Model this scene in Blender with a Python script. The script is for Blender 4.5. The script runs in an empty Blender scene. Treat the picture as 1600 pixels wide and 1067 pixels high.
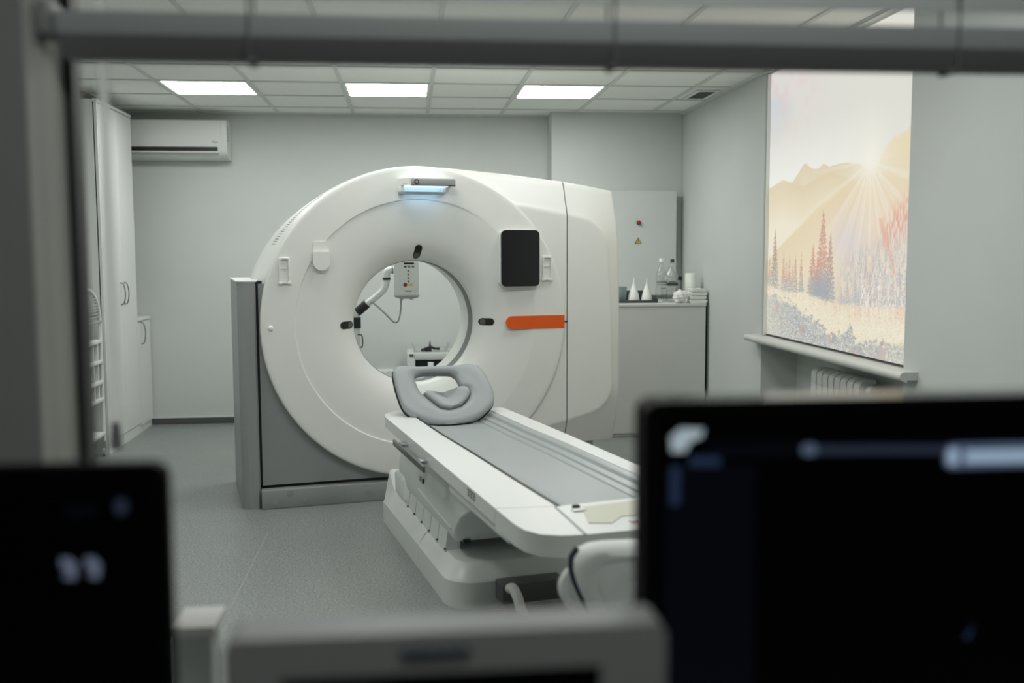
import bpy, bmesh, math, random
import numpy as np
from mathutils import Vector, Matrix

random.seed(7)
scene = bpy.context.scene
COL = scene.collection
PI = math.pi

# ------------------------------------------------------------------ camera
CAM_Z = 1.41
yaw, pitch, roll = .1010896, .0894781, -.0039042
fwd = Vector((math.sin(yaw)*math.cos(pitch), math.cos(yaw)*math.cos(pitch), -math.sin(pitch)))
rgt = Vector((math.cos(yaw), -math.sin(yaw), 0))
upv = rgt.cross(fwd)
r2 = math.cos(roll)*rgt + math.sin(roll)*upv
u2 = -math.sin(roll)*rgt + math.cos(roll)*upv
cd = bpy.data.cameras.new('camera')
cd.sensor_width = 36
cd.lens = 35.73
cd.clip_start = .02
cd.dof.use_dof = True
cd.dof.focus_distance = 5.4
cd.dof.aperture_fstop = 1.9
cam = bpy.data.objects.new('camera', cd)
COL.objects.link(cam)
m = Matrix((r2, u2, -fwd)).transposed().to_4x4()
m.translation = Vector((0, 0, CAM_Z))
cam.matrix_world = m
scene.camera = cam

# ------------------------------------------------------------------ world, exposure
w = bpy.data.worlds.new('world')
scene.world = w
w.use_nodes = True
w.node_tree.nodes['Background'].inputs[0].default_value = (.5, .55, .6, 1)
w.node_tree.nodes['Background'].inputs[1].default_value = .2
LIGHT_STRENGTH = 16.5
MIDDLE_ROW_STRENGTH = 9.0
CONTROL_FILL_STRENGTH = 13.0  # glow of the added fill panel behind the control window
vs = scene.view_settings
vs.view_transform = 'Standard'
vs.look = 'None'
vs.gamma = 1
vs.use_curve_mapping = False
vs.exposure = 0
scene.display_settings.display_device = 'sRGB'
scene.cycles.max_bounces = 10
scene.cycles.diffuse_bounces = 6
scene.cycles.glossy_bounces = 4
scene.cycles.transparent_max_bounces = 12
scene.cycles.sample_clamp_indirect = 6
scene.cycles.caustics_reflective = False
scene.cycles.caustics_refractive = False


# ------------------------------------------------------------------ materials
def lin(c):
    c = c/255
    return c/12.92 if c <= .04045 else ((c+.055)/1.055)**2.4


def rgb(r, g, b):
    return (lin(r), lin(g), lin(b), 1)


def mat(name, col, rough=.5, metal=0, spec=.5, emit=None, strength=0, var=0, vscale=8, bump=0, bscale=60, coat=0, stretch=None):
    mt = bpy.data.materials.new(name)
    mt.use_nodes = True
    nt = mt.node_tree
    b = nt.nodes['Principled BSDF']
    b.inputs['Base Color'].default_value = col
    b.inputs['Roughness'].default_value = rough
    b.inputs['Metallic'].default_value = metal
    b.inputs['Specular IOR Level'].default_value = spec
    b.inputs['Coat Weight'].default_value = coat
    if emit:
        b.inputs['Emission Color'].default_value = emit
        b.inputs['Emission Strength'].default_value = strength
    if var or bump:
        tc = nt.nodes.new('ShaderNodeTexCoord')
        src = tc.outputs['Object']
        if stretch:
            mp = nt.nodes.new('ShaderNodeMapping')
            mp.inputs['Scale'].default_value = stretch
            nt.links.new(src, mp.inputs[0])
            src = mp.outputs[0]
    if var:
        n = nt.nodes.new('ShaderNodeTexNoise')
        n.inputs['Scale'].default_value = vscale
        n.inputs['Detail'].default_value = 4
        nt.links.new(src, n.inputs['Vector'])
        mr = nt.nodes.new('ShaderNodeMapRange')
        mr.inputs[1].default_value = .3
        mr.inputs[2].default_value = .7
        mr.inputs[3].default_value = 1-var
        mr.inputs[4].default_value = 1+var
        nt.links.new(n.outputs[0], mr.inputs[0])
        mx = nt.nodes.new('ShaderNodeMix')
        mx.data_type = 'RGBA'
        mx.blend_type = 'MULTIPLY'
        mx.inputs[0].default_value = 1
        mx.inputs[6].default_value = col
        nt.links.new(mr.outputs[0], mx.inputs[7])
        nt.links.new(mx.outputs[2], b.inputs['Base Color'])
    if bump:
        n2 = nt.nodes.new('ShaderNodeTexNoise')
        n2.inputs['Scale'].default_value = bscale
        n2.inputs['Detail'].default_value = 3
        nt.links.new(src, n2.inputs['Vector'])
        bp = nt.nodes.new('ShaderNodeBump')
        bp.inputs['Strength'].default_value = bump
        bp.inputs['Distance'].default_value = .004
        nt.links.new(n2.outputs[0], bp.inputs['Height'])
        nt.links.new(bp.outputs[0], b.inputs['Normal'])
    return mt


M = {
    'wall': mat('wall_paint', rgb(195, 200, 197), .75, spec=.25, var=.015, vscale=3, bump=.05, bscale=120),
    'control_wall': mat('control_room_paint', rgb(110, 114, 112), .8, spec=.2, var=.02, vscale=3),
    'tile': mat('ceiling_tile', rgb(238, 240, 236), .9, spec=.1, var=.02, vscale=30, bump=.15, bscale=200),
    'grid': mat('ceiling_grid_metal', rgb(206, 209, 205), .5, spec=.3),
    'slab': mat('ceiling_void', rgb(120, 120, 120), .9),
    'base_dark': mat('vinyl_skirting', rgb(78, 80, 80), .45, var=.04),
    'lamp_frame': mat('lamp_frame', rgb(225, 228, 224), .5),
    'lamp': mat('lamp_diffuser', rgb(250, 250, 248), .5, emit=(1, .995, .985, 1), strength=LIGHT_STRENGTH),
    'lamp_mid': mat('lamp_diffuser_middle_row', rgb(250, 250, 248), .5, emit=(1, .995, .985, 1), strength=MIDDLE_ROW_STRENGTH),
    'control_fill': mat('control_fill_glow', rgb(250, 250, 248), .5, emit=(1, .995, .985, 1), strength=CONTROL_FILL_STRENGTH),
    'white': mat('gantry_plastic', rgb(225, 227, 222), .38, spec=.45, var=.006, vscale=5),
    'white_in': mat('bore_plastic', rgb(222, 224, 219), .45, var=.006),
    'table_white': mat('table_plastic', rgb(222, 225, 222), .35, var=.006),
    'shade_white': mat('body_plastic', rgb(220, 224, 221), .42, var=.006),
    'grey_metal': mat('painted_grey_metal', rgb(152, 156, 155), .36, metal=.25, var=.015, vscale=2),
    'grey_mid': mat('grey_plastic', rgb(150, 153, 150), .45),
    'dark_ring': mat('grey_ring', rgb(120, 124, 122), .5),
    'black': mat('black_plastic', rgb(16, 17, 17), .45),
    'gloss_black': mat('black_glass', rgb(7, 7, 8), .08, spec=.6),
    'tinted': mat('tinted_window', rgb(22, 22, 22), .12),
    'joint': mat('joint_shadow_rubber', rgb(30, 31, 31), .8),
    'seam': mat('grey_seam_rubber', rgb(88, 88, 84), .8),
    'orange': mat('orange_film', rgb(222, 88, 12), .45, var=.03, vscale=20),
    'steel': mat('steel', rgb(128, 130, 128), .3, metal=.8),
    'chrome': mat('chrome', rgb(190, 192, 192), .2, metal=.9),
    'cushion': mat('grey_vinyl', rgb(156, 162, 163), .42, spec=.45, var=.02, vscale=6, bump=.04, bscale=200),
    'cradle': mat('grey_cradle', rgb(160, 166, 166), .36, var=.02, vscale=4),
    'cream': mat('cream_panel', rgb(196, 196, 178), .45),
    'cabinet': mat('white_laminate', rgb(214, 217, 214), .42, var=.012, vscale=4),
    'cab_grey': mat('pale_grey_laminate', rgb(210, 212, 208), .42, var=.012, vscale=4),
    'ebox': mat('pale_grey_enamel', rgb(198, 204, 201), .4, var=.01),
    'red': mat('red_button', rgb(160, 24, 28), .4),
    'yellow': mat('yellow_sign', rgb(214, 196, 96), .5),
    'yellow_dim': mat('yellow_button', rgb(206, 200, 130), .5),
    'ac': mat('ac_plastic', rgb(214, 218, 214), .35, var=.006),
    'cloth': mat('white_cloth', rgb(232, 233, 228), .85, bump=.5, bscale=90),
    'paper': mat('white_paper', rgb(235, 236, 232), .8),
    'funnel': mat('white_funnel', rgb(228, 230, 226), .4),
    'cup': mat('blue_grey_plastic', rgb(132, 152, 154), .4),
    'tray': mat('dark_tray', rgb(58, 66, 66), .35),
    'navy_cap': mat('navy_cap', rgb(36, 44, 58), .4),
    'sill': mat('sill_stone', rgb(206, 209, 204), .3, var=.02, vscale=10),
    'radiator': mat('radiator_enamel', rgb(206, 209, 205), .4),
    'monitor_black': mat('monitor_black', rgb(6, 6, 7), .6, spec=.06),
    'trim_gloss': mat('glossy_black_trim', rgb(8, 8, 8), .12, spec=.5),
    'monitor_grey': mat('monitor_grey', rgb(134, 139, 136), .5, var=.01),
    'screen': mat('screen_off', rgb(3, 3, 4), .4, spec=.1),
    'screen_blue': mat('screen_dim', rgb(4, 5, 8), .3, spec=.2, emit=rgb(14, 18, 30), strength=.2),
    'ui_dim': mat('screen_figures', rgb(4, 5, 8), .4, emit=rgb(120, 132, 156), strength=.5),
    'ui_faint': mat('screen_faint', rgb(4, 5, 8), .4, emit=rgb(48, 58, 76), strength=.5),
    'ui_bar': mat('screen_bar', rgb(4, 5, 8), .4, emit=rgb(40, 56, 84), strength=.5),
    'ui_bright': mat('screen_button', rgb(4, 5, 8), .4, emit=rgb(150, 172, 194), strength=.8),
    'ui_mid': mat('screen_text', rgb(4, 5, 8), .4, emit=rgb(104, 124, 150), strength=.45),
    'ui_icon': mat('screen_icon', rgb(4, 5, 8), .4, emit=rgb(170, 186, 194), strength=.75),
    'blind': mat('blind_slat', rgb(196, 204, 202), .5, var=.01),
    'blind_rail': mat('blind_rail', rgb(176, 184, 183), .5),
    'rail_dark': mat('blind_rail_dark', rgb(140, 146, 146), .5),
    'cord': mat('blind_cord', rgb(120, 124, 124), .8),
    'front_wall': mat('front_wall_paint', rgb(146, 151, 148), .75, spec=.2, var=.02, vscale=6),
    'reveal': mat('window_reveal', rgb(196, 198, 190), .7, var=.02, vscale=10),
    'frame_dark': mat('window_frame', rgb(50, 53, 52), .5),
    'desk': mat('desk_laminate', rgb(150, 150, 145), .5, var=.03),
    'pad_white': mat('white_upholstery', rgb(238, 241, 239), .7, bump=.1, bscale=40),
    'navy': mat('navy_piping', rgb(28, 38, 70), .7),
    'ink': mat('grey_print', rgb(120, 122, 120), .7),
    'ink_dark': mat('dark_print', rgb(60, 62, 62), .7),
    'ink_red': mat('red_print', rgb(176, 70, 50), .7),
    'logo': mat('slate_print', rgb(48, 62, 72), .6),
    'glow': mat('blue_light_strip', rgb(220, 235, 250), .5, emit=(.52, .76, 1, 1), strength=2.2),
    'hose': mat('white_hose', rgb(216, 218, 214), .5),
    'weld': mat('floor_weld', rgb(150, 153, 148), .5),
    'pale_blue': mat('box_plastic', rgb(222, 222, 214), .5),
}


def floor_material():
    mt = mat('speckled_vinyl', rgb(120, 125, 123), .34, spec=.4)
    nt = mt.node_tree
    b = nt.nodes['Principled BSDF']
    tc = nt.nodes.new('ShaderNodeTexCoord')
    n = nt.nodes.new('ShaderNodeTexNoise')
    n.inputs['Scale'].default_value = 110
    n.inputs['Detail'].default_value = 3
    nt.links.new(tc.outputs['Object'], n.inputs['Vector'])
    cr = nt.nodes.new('ShaderNodeValToRGB')
    cr.color_ramp.elements[0].position = .32
    cr.color_ramp.elements[0].color = rgb(98, 103, 101)
    cr.color_ramp.elements[1].position = .68
    cr.color_ramp.elements[1].color = rgb(150, 155, 152)
    nt.links.new(n.outputs[0], cr.inputs[0])
    nt.links.new(cr.outputs[0], b.inputs['Base Color'])
    n2 = nt.nodes.new('ShaderNodeTexNoise')
    n2.inputs['Scale'].default_value = 3
    nt.links.new(tc.outputs['Object'], n2.inputs['Vector'])
    mr = nt.nodes.new('ShaderNodeMapRange')
    mr.inputs[3].default_value = .27
    mr.inputs[4].default_value = .42
    nt.links.new(n2.outputs[0], mr.inputs[0])
    nt.links.new(mr.outputs[0], b.inputs['Roughness'])
    return mt


def pane_material(name, tint, fac):
    mt = bpy.data.materials.new(name)
    mt.use_nodes = True
    nt = mt.node_tree
    nt.nodes.remove(nt.nodes['Principled BSDF'])
    out = nt.nodes['Material Output']
    tr = nt.nodes.new('ShaderNodeBsdfTransparent')
    tr.inputs[0].default_value = tint
    gl = nt.nodes.new('ShaderNodeBsdfGlossy')
    gl.inputs['Roughness'].default_value = .03
    fr = nt.nodes.new('ShaderNodeFresnel')
    fr.inputs[0].default_value = 1.35
    ml = nt.nodes.new('ShaderNodeMath')
    ml.operation = 'MULTIPLY'
    ml.inputs[1].default_value = fac
    nt.links.new(fr.outputs[0], ml.inputs[0])
    mx = nt.nodes.new('ShaderNodeMixShader')
    nt.links.new(ml.outputs[0], mx.inputs[0])
    nt.links.new(tr.outputs[0], mx.inputs[1])
    nt.links.new(gl.outputs[0], mx.inputs[2])
    nt.links.new(mx.outputs[0], out.inputs[0])
    return mt


M['floor'] = floor_material()
M['wand'] = pane_material('clear_wand', (1, 1, 1, 1), 1)
_nt = M['wand'].node_tree
_tl = _nt.nodes.new('ShaderNodeBsdfTranslucent')
_tl.inputs[0].default_value = (.95, .96, .95, 1)
_mx = [n for n in _nt.nodes if n.type == 'MIX_SHADER'][0]
for l_ in list(_mx.inputs[0].links):
    _nt.links.remove(l_)
_mx.inputs[0].default_value = .6
_nt.links.new(_tl.outputs[0], _mx.inputs[2])
M['pane'] = pane_material('window_glass', (.985, .99, .985, 1), .8)
M['bottle'] = pane_material('clear_plastic', (.955, .962, .958, 1), 1)
_nt = M['bottle'].node_tree
_lw = _nt.nodes.new('ShaderNodeLayerWeight')
_pw = _nt.nodes.new('ShaderNodeMath')
_pw.operation = 'POWER'
_pw.inputs[1].default_value = 2.0
_nt.links.new(_lw.outputs['Facing'], _pw.inputs[0])
_ml = _nt.nodes.new('ShaderNodeMath')
_ml.operation = 'MULTIPLY_ADD'
_ml.inputs[1].default_value = .5
_ml.inputs[2].default_value = .07
_nt.links.new(_pw.outputs[0], _ml.inputs[0])
_mx = [n for n in _nt.nodes if n.type == 'MIX_SHADER'][0]
_nt.links.new(_ml.outputs[0], _mx.inputs[0])


# ------------------------------------------------------------------ object helpers
def tag(o, label=None, cat=None, group=None, kind=None):
    if label:
        o['label'] = label
    if cat:
        o['category'] = cat
    if group:
        o['group'] = group
    if kind:
        o['kind'] = kind
    return o


def thing(name, label, cat, loc=(0, 0, 0), rz=0, group=None, kind=None):
    o = bpy.data.objects.new(name, None)
    o.empty_display_size = .1
    COL.objects.link(o)
    o.location = loc
    o.rotation_euler = (0, 0, rz)
    return tag(o, label, cat, group, kind)


def obj(name, bm, mt, parent=None, off=(0, 0, 0), smooth=35, loc=None):
    bmesh.ops.recalc_face_normals(bm, faces=bm.faces)
    if off != (0, 0, 0):
        bmesh.ops.translate(bm, verts=bm.verts, vec=off)
    me = bpy.data.meshes.new(name)
    bm.to_mesh(me)
    bm.free()
    me.materials.append(M[mt] if isinstance(mt, str) else mt)
    if smooth:
        me.shade_smooth()
        me.set_sharp_from_angle(angle=math.radians(smooth))
    o = bpy.data.objects.new(name, me)
    COL.objects.link(o)
    if parent:
        o.parent = parent
    if loc:
        o.location = loc
    return o


def merge(bm, t):
    me = bpy.data.meshes.new('tmp')
    t.to_mesh(me)
    t.free()
    bm.from_mesh(me)
    bpy.data.meshes.remove(me)
    return bm


def box(x0, x1, y0, y1, z0, z1, bev=0, seg=2, bm=None):
    t = bmesh.new()
    bmesh.ops.create_cube(t, size=1)
    for v in t.verts:
        v.co = ((x0+x1)/2+v.co.x*(x1-x0), (y0+y1)/2+v.co.y*(y1-y0), (z0+z1)/2+v.co.z*(z1-z0))
    if bev:
        bmesh.ops.bevel(t, geom=t.edges[:], offset=bev, segments=seg, affect='EDGES', profile=.5)
    return merge(bm, t) if bm is not None else t


AX = {'x': lambda p, d: (d, p[0], p[1]), 'y': lambda p, d: (p[0], d, p[1]), 'z': lambda p, d: (p[0], p[1], d)}


def prism(pts, axis, a, b, bev=0, seg=2, bm=None):
    """polygon extruded along an axis; pts are the two remaining coordinates in order"""
    t = bmesh.new()
    f = AX[axis]
    lo = [t.verts.new(f(p, a)) for p in pts]
    hi = [t.verts.new(f(p, b)) for p in pts]
    n = len(pts)
    t.faces.new(lo)
    t.faces.new(hi[::-1])
    for i in range(n):
        t.faces.new((lo[i], lo[(i+1) % n], hi[(i+1) % n], hi[i]))
    if bev:
        es = [e for e in t.edges if len(e.link_faces) == 2 and e.calc_face_angle(0) > .6]
        bmesh.ops.bevel(t, geom=es, offset=bev, segments=seg, affect='EDGES', profile=.5)
    return merge(bm, t) if bm is not None else t


def rrect(x0, x1, y0, y1, r, n=5):
    out = []
    for cx, cy, a in ((x1-r, y1-r, 0), (x0+r, y1-r, 90), (x0+r, y0+r, 180), (x1-r, y0+r, 270)):
        for i in range(n+1):
            q = math.radians(a+90*i/n)
            out.append((cx+r*math.cos(q), cy+r*math.sin(q)))
    return out


def tube(pts, r, n=10, bm=None, caps=True):
    bm = bm if bm is not None else bmesh.new()
    P = [Vector(p) for p in pts]
    R = r if isinstance(r, (list, tuple)) else [r]*len(P)
    prev = None
    rings = []
    for i, p in enumerate(P):
        d = (P[min(i+1, len(P)-1)]-P[max(i-1, 0)]).normalized()
        if prev is None:
            a = Vector((0, 0, 1)) if abs(d.z) < .9 else Vector((1, 0, 0))
            u = d.cross(a).normalized()
        else:
            u = (prev-d*prev.dot(d)).normalized()
        prev = u
        v = d.cross(u)
        rings.append([bm.verts.new(p+R[i]*(math.cos(2*PI*k/n)*u+math.sin(2*PI*k/n)*v)) for k in range(n)])
    for a, b in zip(rings, rings[1:]):
        for k in range(n):
            bm.faces.new((a[k], a[(k+1) % n], b[(k+1) % n], b[k]))
    if caps:
        bm.faces.new(rings[0][::-1])
        bm.faces.new(rings[-1])
    return bm


def smooth_path(pts, n=8):
    P = [Vector(p) for p in pts]
    P = [2*P[0]-P[1]]+P+[2*P[-1]-P[-2]]
    out = []
    for i in range(1, len(P)-2):
        for k in range(n):
            t = k/n
            a, b, c, d = P[i-1:i+3]
            out.append(.5*((2*b)+(-a+c)*t+(2*a-5*b+4*c-d)*t*t+(-a+3*b-3*c+d)*t**3))
    out.append(P[-2])
    return out


def lathe(prof, c=(0, 0), n=24, bm=None):
    """profile of (radius, z) about a vertical axis"""
    bm = bm if bm is not None else bmesh.new()
    rings = []
    for r, z in prof:
        if r < 1e-6:
            rings.append([bm.verts.new((c[0], c[1], z))])
        else:
            rings.append([bm.verts.new((c[0]+r*math.cos(2*PI*k/n), c[1]+r*math.sin(2*PI*k/n), z)) for k in range(n)])
    for a, b in zip(rings, rings[1:]):
        for k in range(n):
            q = [a[k % len(a)], a[(k+1) % len(a)], b[(k+1) % len(b)], b[k % len(b)]]
            q = list(dict.fromkeys(q))
            if len(q) > 2:
                bm.faces.new(q)
    return bm


def grid(rows, bm=None, closed=False):
    """rows of points to quads"""
    bm = bm if bm is not None else bmesh.new()
    V = [[bm.verts.new(p) for p in r] for r in rows]
    for a, b in zip(V, V[1:]):
        n = len(a)
        for k in range(n if closed else n-1):
            bm.faces.new((a[k], a[(k+1) % n], b[(k+1) % n], b[k]))
    return bm


def disc(cx, cz, r, y0, y1, n=20, bm=None):
    return prism([(cx+r*math.cos(2*PI*k/n), cz+r*math.sin(2*PI*k/n)) for k in range(n)], 'y', y0, y1, bm=bm)


def interp(x, xs, ys):
    return float(np.interp(x, xs, ys))


# ================================================================== THE ROOM
XL, XR, YF, YB, ZC = -2.65, 2.25, 1.6, 8.5, 2.52

# floor
fl = obj('floor', box(XL-.2, XR+.4, -1.6, YB+.2, -.08, 0), 'floor', smooth=0)
tag(fl, kind='structure')
obj('weld_seam', box(-.722, -.718, 1.62, 5.1, -.002, .0012), 'weld', fl, smooth=0)
obj('weld_seam', box(1.28, 1.284, 1.62, 6.9, -.002, .0012), 'weld', fl, smooth=0)

# walls
tag(obj('wall_back', box(XL-.2, XR+.4, YB, YB+.2, 0, 2.75), 'wall', smooth=0), kind='structure')
tag(obj('wall_left', box(XL-.2, XL, YF, YB, 0, 2.75), 'wall', smooth=0), kind='structure')
tag(obj('wall_pilaster', box(1.167, XR, 8.26, YB, 0, 2.6, .004), 'wall', smooth=0), kind='structure')
wr = bmesh.new()
WY0, WY1 = 4.42, 6.31       # window recess in the right wall
box(XR, XR+.3, YF-.19, WY0, 0, 2.75, bm=wr)
box(XR, XR+.3, WY1, YB, 0, 2.75, bm=wr)
box(XR+.24, XR+.3, WY0, WY1, 0, 2.75, bm=wr)
box(XR, XR+.24, WY0, WY1, 2.51, 2.75, bm=wr)
tag(obj('wall_right', wr, 'wall', smooth=0), kind='structure')
# baseboards: dark vinyl upstand
bb = obj('baseboard_back', box(XL, 1.167, 8.486, YB, 0, .05, .004), 'base_dark', smooth=0)
tag(bb, kind='structure')
obj('top_strip', box(XL, 1.167, 8.483, 8.5, .05, .058), 'wall', bb, smooth=0)
tag(obj('baseboard_right', box(XR-.014, XR, YF+.02, 7.44, 0, .05, .004), 'base_dark', smooth=0), kind='structure')
tag(obj('baseboard_left', box(XL, XL+.014, YF+.02, 7.0, 0, .05, .004), 'base_dark', smooth=0), kind='structure')

# ceiling: hung grid with tiles
CEIL_X0, CEIL_Y0, P = -1.628, 6.334, .6
ce = obj('ceiling', box(XL-.2, XR+.3, YF-.2, YB+.2, 2.66, 2.75), 'slab', smooth=0)
tag(ce, kind='structure')
xs = [XL]+[CEIL_X0+P*i for i in range(-1, 7)]+[XR]
ys = [YF]+[CEIL_Y0+P*j for j in range(-7, 4)]+[YB]
LAMPS = [(i, j) for j in (1, -2, -5) for i in (0, 2, 4)]
lampcells = {(2+i, 8+j) for i, j in LAMPS}
meshes = {}
for a in range(len(xs)-1):
    for b in range(len(ys)-1):
        if (a, b) in lampcells:
            continue
        w_, d_ = xs[a+1]-xs[a]-.020, ys[b+1]-ys[b]-.020
        k = (round(w_, 3), round(d_, 3))
        if k not in meshes:
            t = obj('tile', box(-w_/2, w_/2, -d_/2, d_/2, 0, .015, .003, 1), 'tile', ce, smooth=0)
            meshes[k] = t.data
        else:
            t = bpy.data.objects.new('tile', meshes[k])
            COL.objects.link(t)
            t.parent = ce
        t.location = ((xs[a]+xs[a+1])/2, (ys[b]+ys[b+1])/2, ZC+.004)
for x in xs[1:-1]:
    obj('grid_bar', box(x-.013, x+.013, YF, YB, ZC-.004, ZC+.03), 'grid', ce, smooth=0)
for y in ys[1:-1]:
    obj('grid_bar', box(XL, XR, y-.011, y+.011, ZC-.0035, ZC+.028), 'grid', ce, smooth=0)
# wall angle along the ceiling edge
tm = bmesh.new()
box(XR-.022, XR, YF, YB, ZC-.012, ZC+.004, bm=tm)
box(XR-.03, XR-.022, YF, YB, ZC-.004, ZC+.004, bm=tm)
tag(obj('trim_1', tm, 'grid', smooth=0), kind='structure')
tag(obj('trim_2', box(XL, 1.167, YB-.022, YB, ZC-.008, ZC+.004), 'grid', smooth=0), kind='structure')

# lamps
where = {1: 'nearest the back wall', -2: 'of the middle row', -5: 'nearest the control window'}
side = {0: 'on the wardrobe side', 2: 'above the scanner bore', 4: 'on the mural side'}
lamp0 = None
for i, j in LAMPS:
    cx, cy = CEIL_X0+P*(i+.5), CEIL_Y0+P*(j+.5)
    lab = 'square white ceiling light %s, %s' % (where[j], side[i])
    if lamp0 is None:
        lamp0 = thing('ceiling_light', lab, 'light', (cx, cy, ZC), group='ceiling light panels')
        f = bmesh.new()
        h = .287
        for q in ((-h, h, -h, -h+.016), (-h, h, h-.016, h), (-h, -h+.016, -h, h), (h-.016, h, -h, h)):
            box(q[0], q[1], q[2], q[3], -.002, .03, bm=f)
        fr = obj('frame', f, 'lamp_frame', lamp0, smooth=0)
        t = bmesh.new()
        vv = [t.verts.new((sx*(h-.016), sy*(h-.016), .003)) for sx, sy in ((-1, -1), (-1, 1), (1, 1), (1, -1))]
        t.faces.new(vv)
        me = bpy.data.meshes.new('diffuser')
        t.to_mesh(me)
        t.free()
        me.materials.append(M['lamp'])
        df = bpy.data.objects.new('diffuser', me)
        COL.objects.link(df)
        df.parent = lamp0
    else:
        r = thing('ceiling_light', lab, 'light', (cx, cy, ZC), group='ceiling light panels')
        for c in (fr, df):
            d = c.copy()
            if c is df and j == -2:
                d.data = c.data.copy()
                d.data.materials[0] = M['lamp_mid']
            COL.objects.link(d)
            d.parent = r

# ceiling vent
v = thing('ceiling_vent', 'small square slatted air grille in the ceiling by the mural wall', 'vent', (2.11, 7.26, ZC))
f = bmesh.new()
for q in ((-.085, .085, -.19, -.165), (-.085, .085, .165, .19), (-.085, -.06, -.165, .165), (.06, .085, -.165, .165)):
    box(q[0], q[1], q[2], q[3], -.008, .002, bm=f)
obj('frame', f, 'lamp_frame', v, smooth=0)
obj('backing', box(-.06, .06, -.165, .165, -.002, .003), 'seam', v, smooth=0)
for k in range(11):
    y = -.15+.03*k
    obj('slat', prism([(y-.008, -.006), (y+.006, .001), (y+.008, .001), (y-.006, -.007)], 'x', -.06, .06), 'grey_mid', v, smooth=0)

# ------------------------------------------------------------------ mural window
w1 = thing('window_1', None, None, (XR, (WY0+WY1)/2, 0), kind='structure')
oy = (WY0+WY1)/2


def wl(bm):
    bmesh.ops.translate(bm, verts=bm.verts, vec=(-XR, -oy, 0))
    return bm


sp = []      # sill profile in x,z with a rounded nose
for k in range(9):
    q = math.radians(90+180*k/8)
    sp.append((2.185+.020*math.cos(q), .842+.020*math.sin(q)))
sp = [(2.33, .862)]+sp+[(2.2, .815), (2.2, .826), (2.33, .826)]
t = bmesh.new()
lo = [t.verts.new((x, 4.285, z)) for x, z in sp]
hi = [t.verts.new((x, 6.41, z)) for x, z in sp]
# straight sill; the part in front of the wall runs past the recess on both sides
t.faces.new(lo)
t.faces.new(hi[::-1])
for i in range(len(sp)):
    t.faces.new((lo[i], lo[(i+1) % len(sp)], hi[(i+1) % len(sp)], hi[i]))
# trim the tails that would run into the wall
for vv in t.verts:
    if vv.co.x > XR and vv.co.y < WY0:
        vv.co.x = XR
    if vv.co.x > XR and vv.co.y > WY1:
        vv.co.x = XR
obj('sill', wl(t), 'sill', w1)
obj('sill_inner', wl(box(XR-.02, XR+.24, WY0, WY1, .828, .861)), 'sill', w1, smooth=0)
fb = bmesh.new()
for q in ((WY0, WY0+.05, .86, 2.51), (WY1-.05, WY1, .86, 2.51), (WY0, WY1, .86, .91), (WY0, WY1, 2.46, 2.51)):
    box(XR+.19, XR+.235, q[0], q[1], q[2], q[3], bm=fb)
obj('window_frame', wl(fb), 'lamp_frame', w1, smooth=0)


# printed roller blind: the picture is painted into the cloth
def noise2(ny, nz, sy, sz, seed):
    rs = np.random.RandomState(seed)
    g = rs.rand(sz+2, sy+2)
    y = np.linspace(0, sy-.001, ny)
    z = np.linspace(0, sz-.001, nz)
    yi, zi = y.astype(int), z.astype(int)
    fy, fz = y-yi, z-zi
    fy, fz = fy*fy*(3-2*fy), fz*fz*(3-2*fz)
    a = g[np.ix_(zi, yi)]
    b = g[np.ix_(zi, yi+1)]
    c = g[np.ix_(zi+1, yi)]
    d = g[np.ix_(zi+1, yi+1)]
    return (a*(1-fy)+b*fy)*(1-fz)[:, None]+(c*(1-fy)+d*fy)*fz[:, None]


BY0, BY1, BZ0, BZ1 = 4.435, 6.295, .872, 2.505
NY, NZ = 320, 480
yy = np.linspace(BY1, BY0, NY)       # far to near
zz = np.linspace(BZ0, BZ1, NZ)
Yg, Zg = np.meshgrid(yy, zz)
# the print is described in photo-fitted coordinates (far edge 6.36)
Yp = 4.435+(Yg-BY0)*(6.36-4.435)/(BY1-BY0)
n1 = noise2(NY, NZ, 6, 6, 1)
n2 = noise2(NY, NZ, 80, 100, 2)
n3 = noise2(NY, NZ, 210, 320, 3)
nst = noise2(NY, NZ, 110, 12, 4)
nst2 = noise2(NY, NZ, 60, 8, 5)
n4 = noise2(NY, NZ, 22, 26, 6)


def C(*a):
    return np.array(a, float)


def blend(img, col, al):
    al = np.clip(al, 0, 1)[..., None]
    return img*(1-al)+col*al


def line(pts):
    p = sorted(pts)
    return np.interp(Yp, [q[0] for q in p], [q[1] for q in p])


def below(zl, soft=.006):
    return np.clip((zl-Zg)/soft+.5, 0, 1)


img = np.ones((NZ, NY, 3))*C(231, 228, 218)
n5 = noise2(NY, NZ, 318, 478, 8)
nv = noise2(NY, NZ, 200, 60, 9)
# sky: pale, brighter towards the ridge, pink and blue cloud at the far top
img = blend(img, C(250, 250, 242), np.clip((2.15-Zg)/.35, 0, 1)*np.clip((Yp-4.6)/.6, .35, 1))
cl = np.clip((Yp-5.45)/.8, 0, 1)*np.clip((Zg-2.02)/.3, 0, 1)
img = blend(img, C(238, 206, 204), cl*np.clip((n4-.40)*2.6, 0, .85))
img = blend(img, C(200, 212, 220), cl*np.clip((n1-.55)*3.2, 0, .8))
img = blend(img, C(226, 216, 222), np.clip((Yp-5.0)/1.3, 0, 1)*np.clip((Zg-1.98)/.4, 0, 1)*.4)
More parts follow.
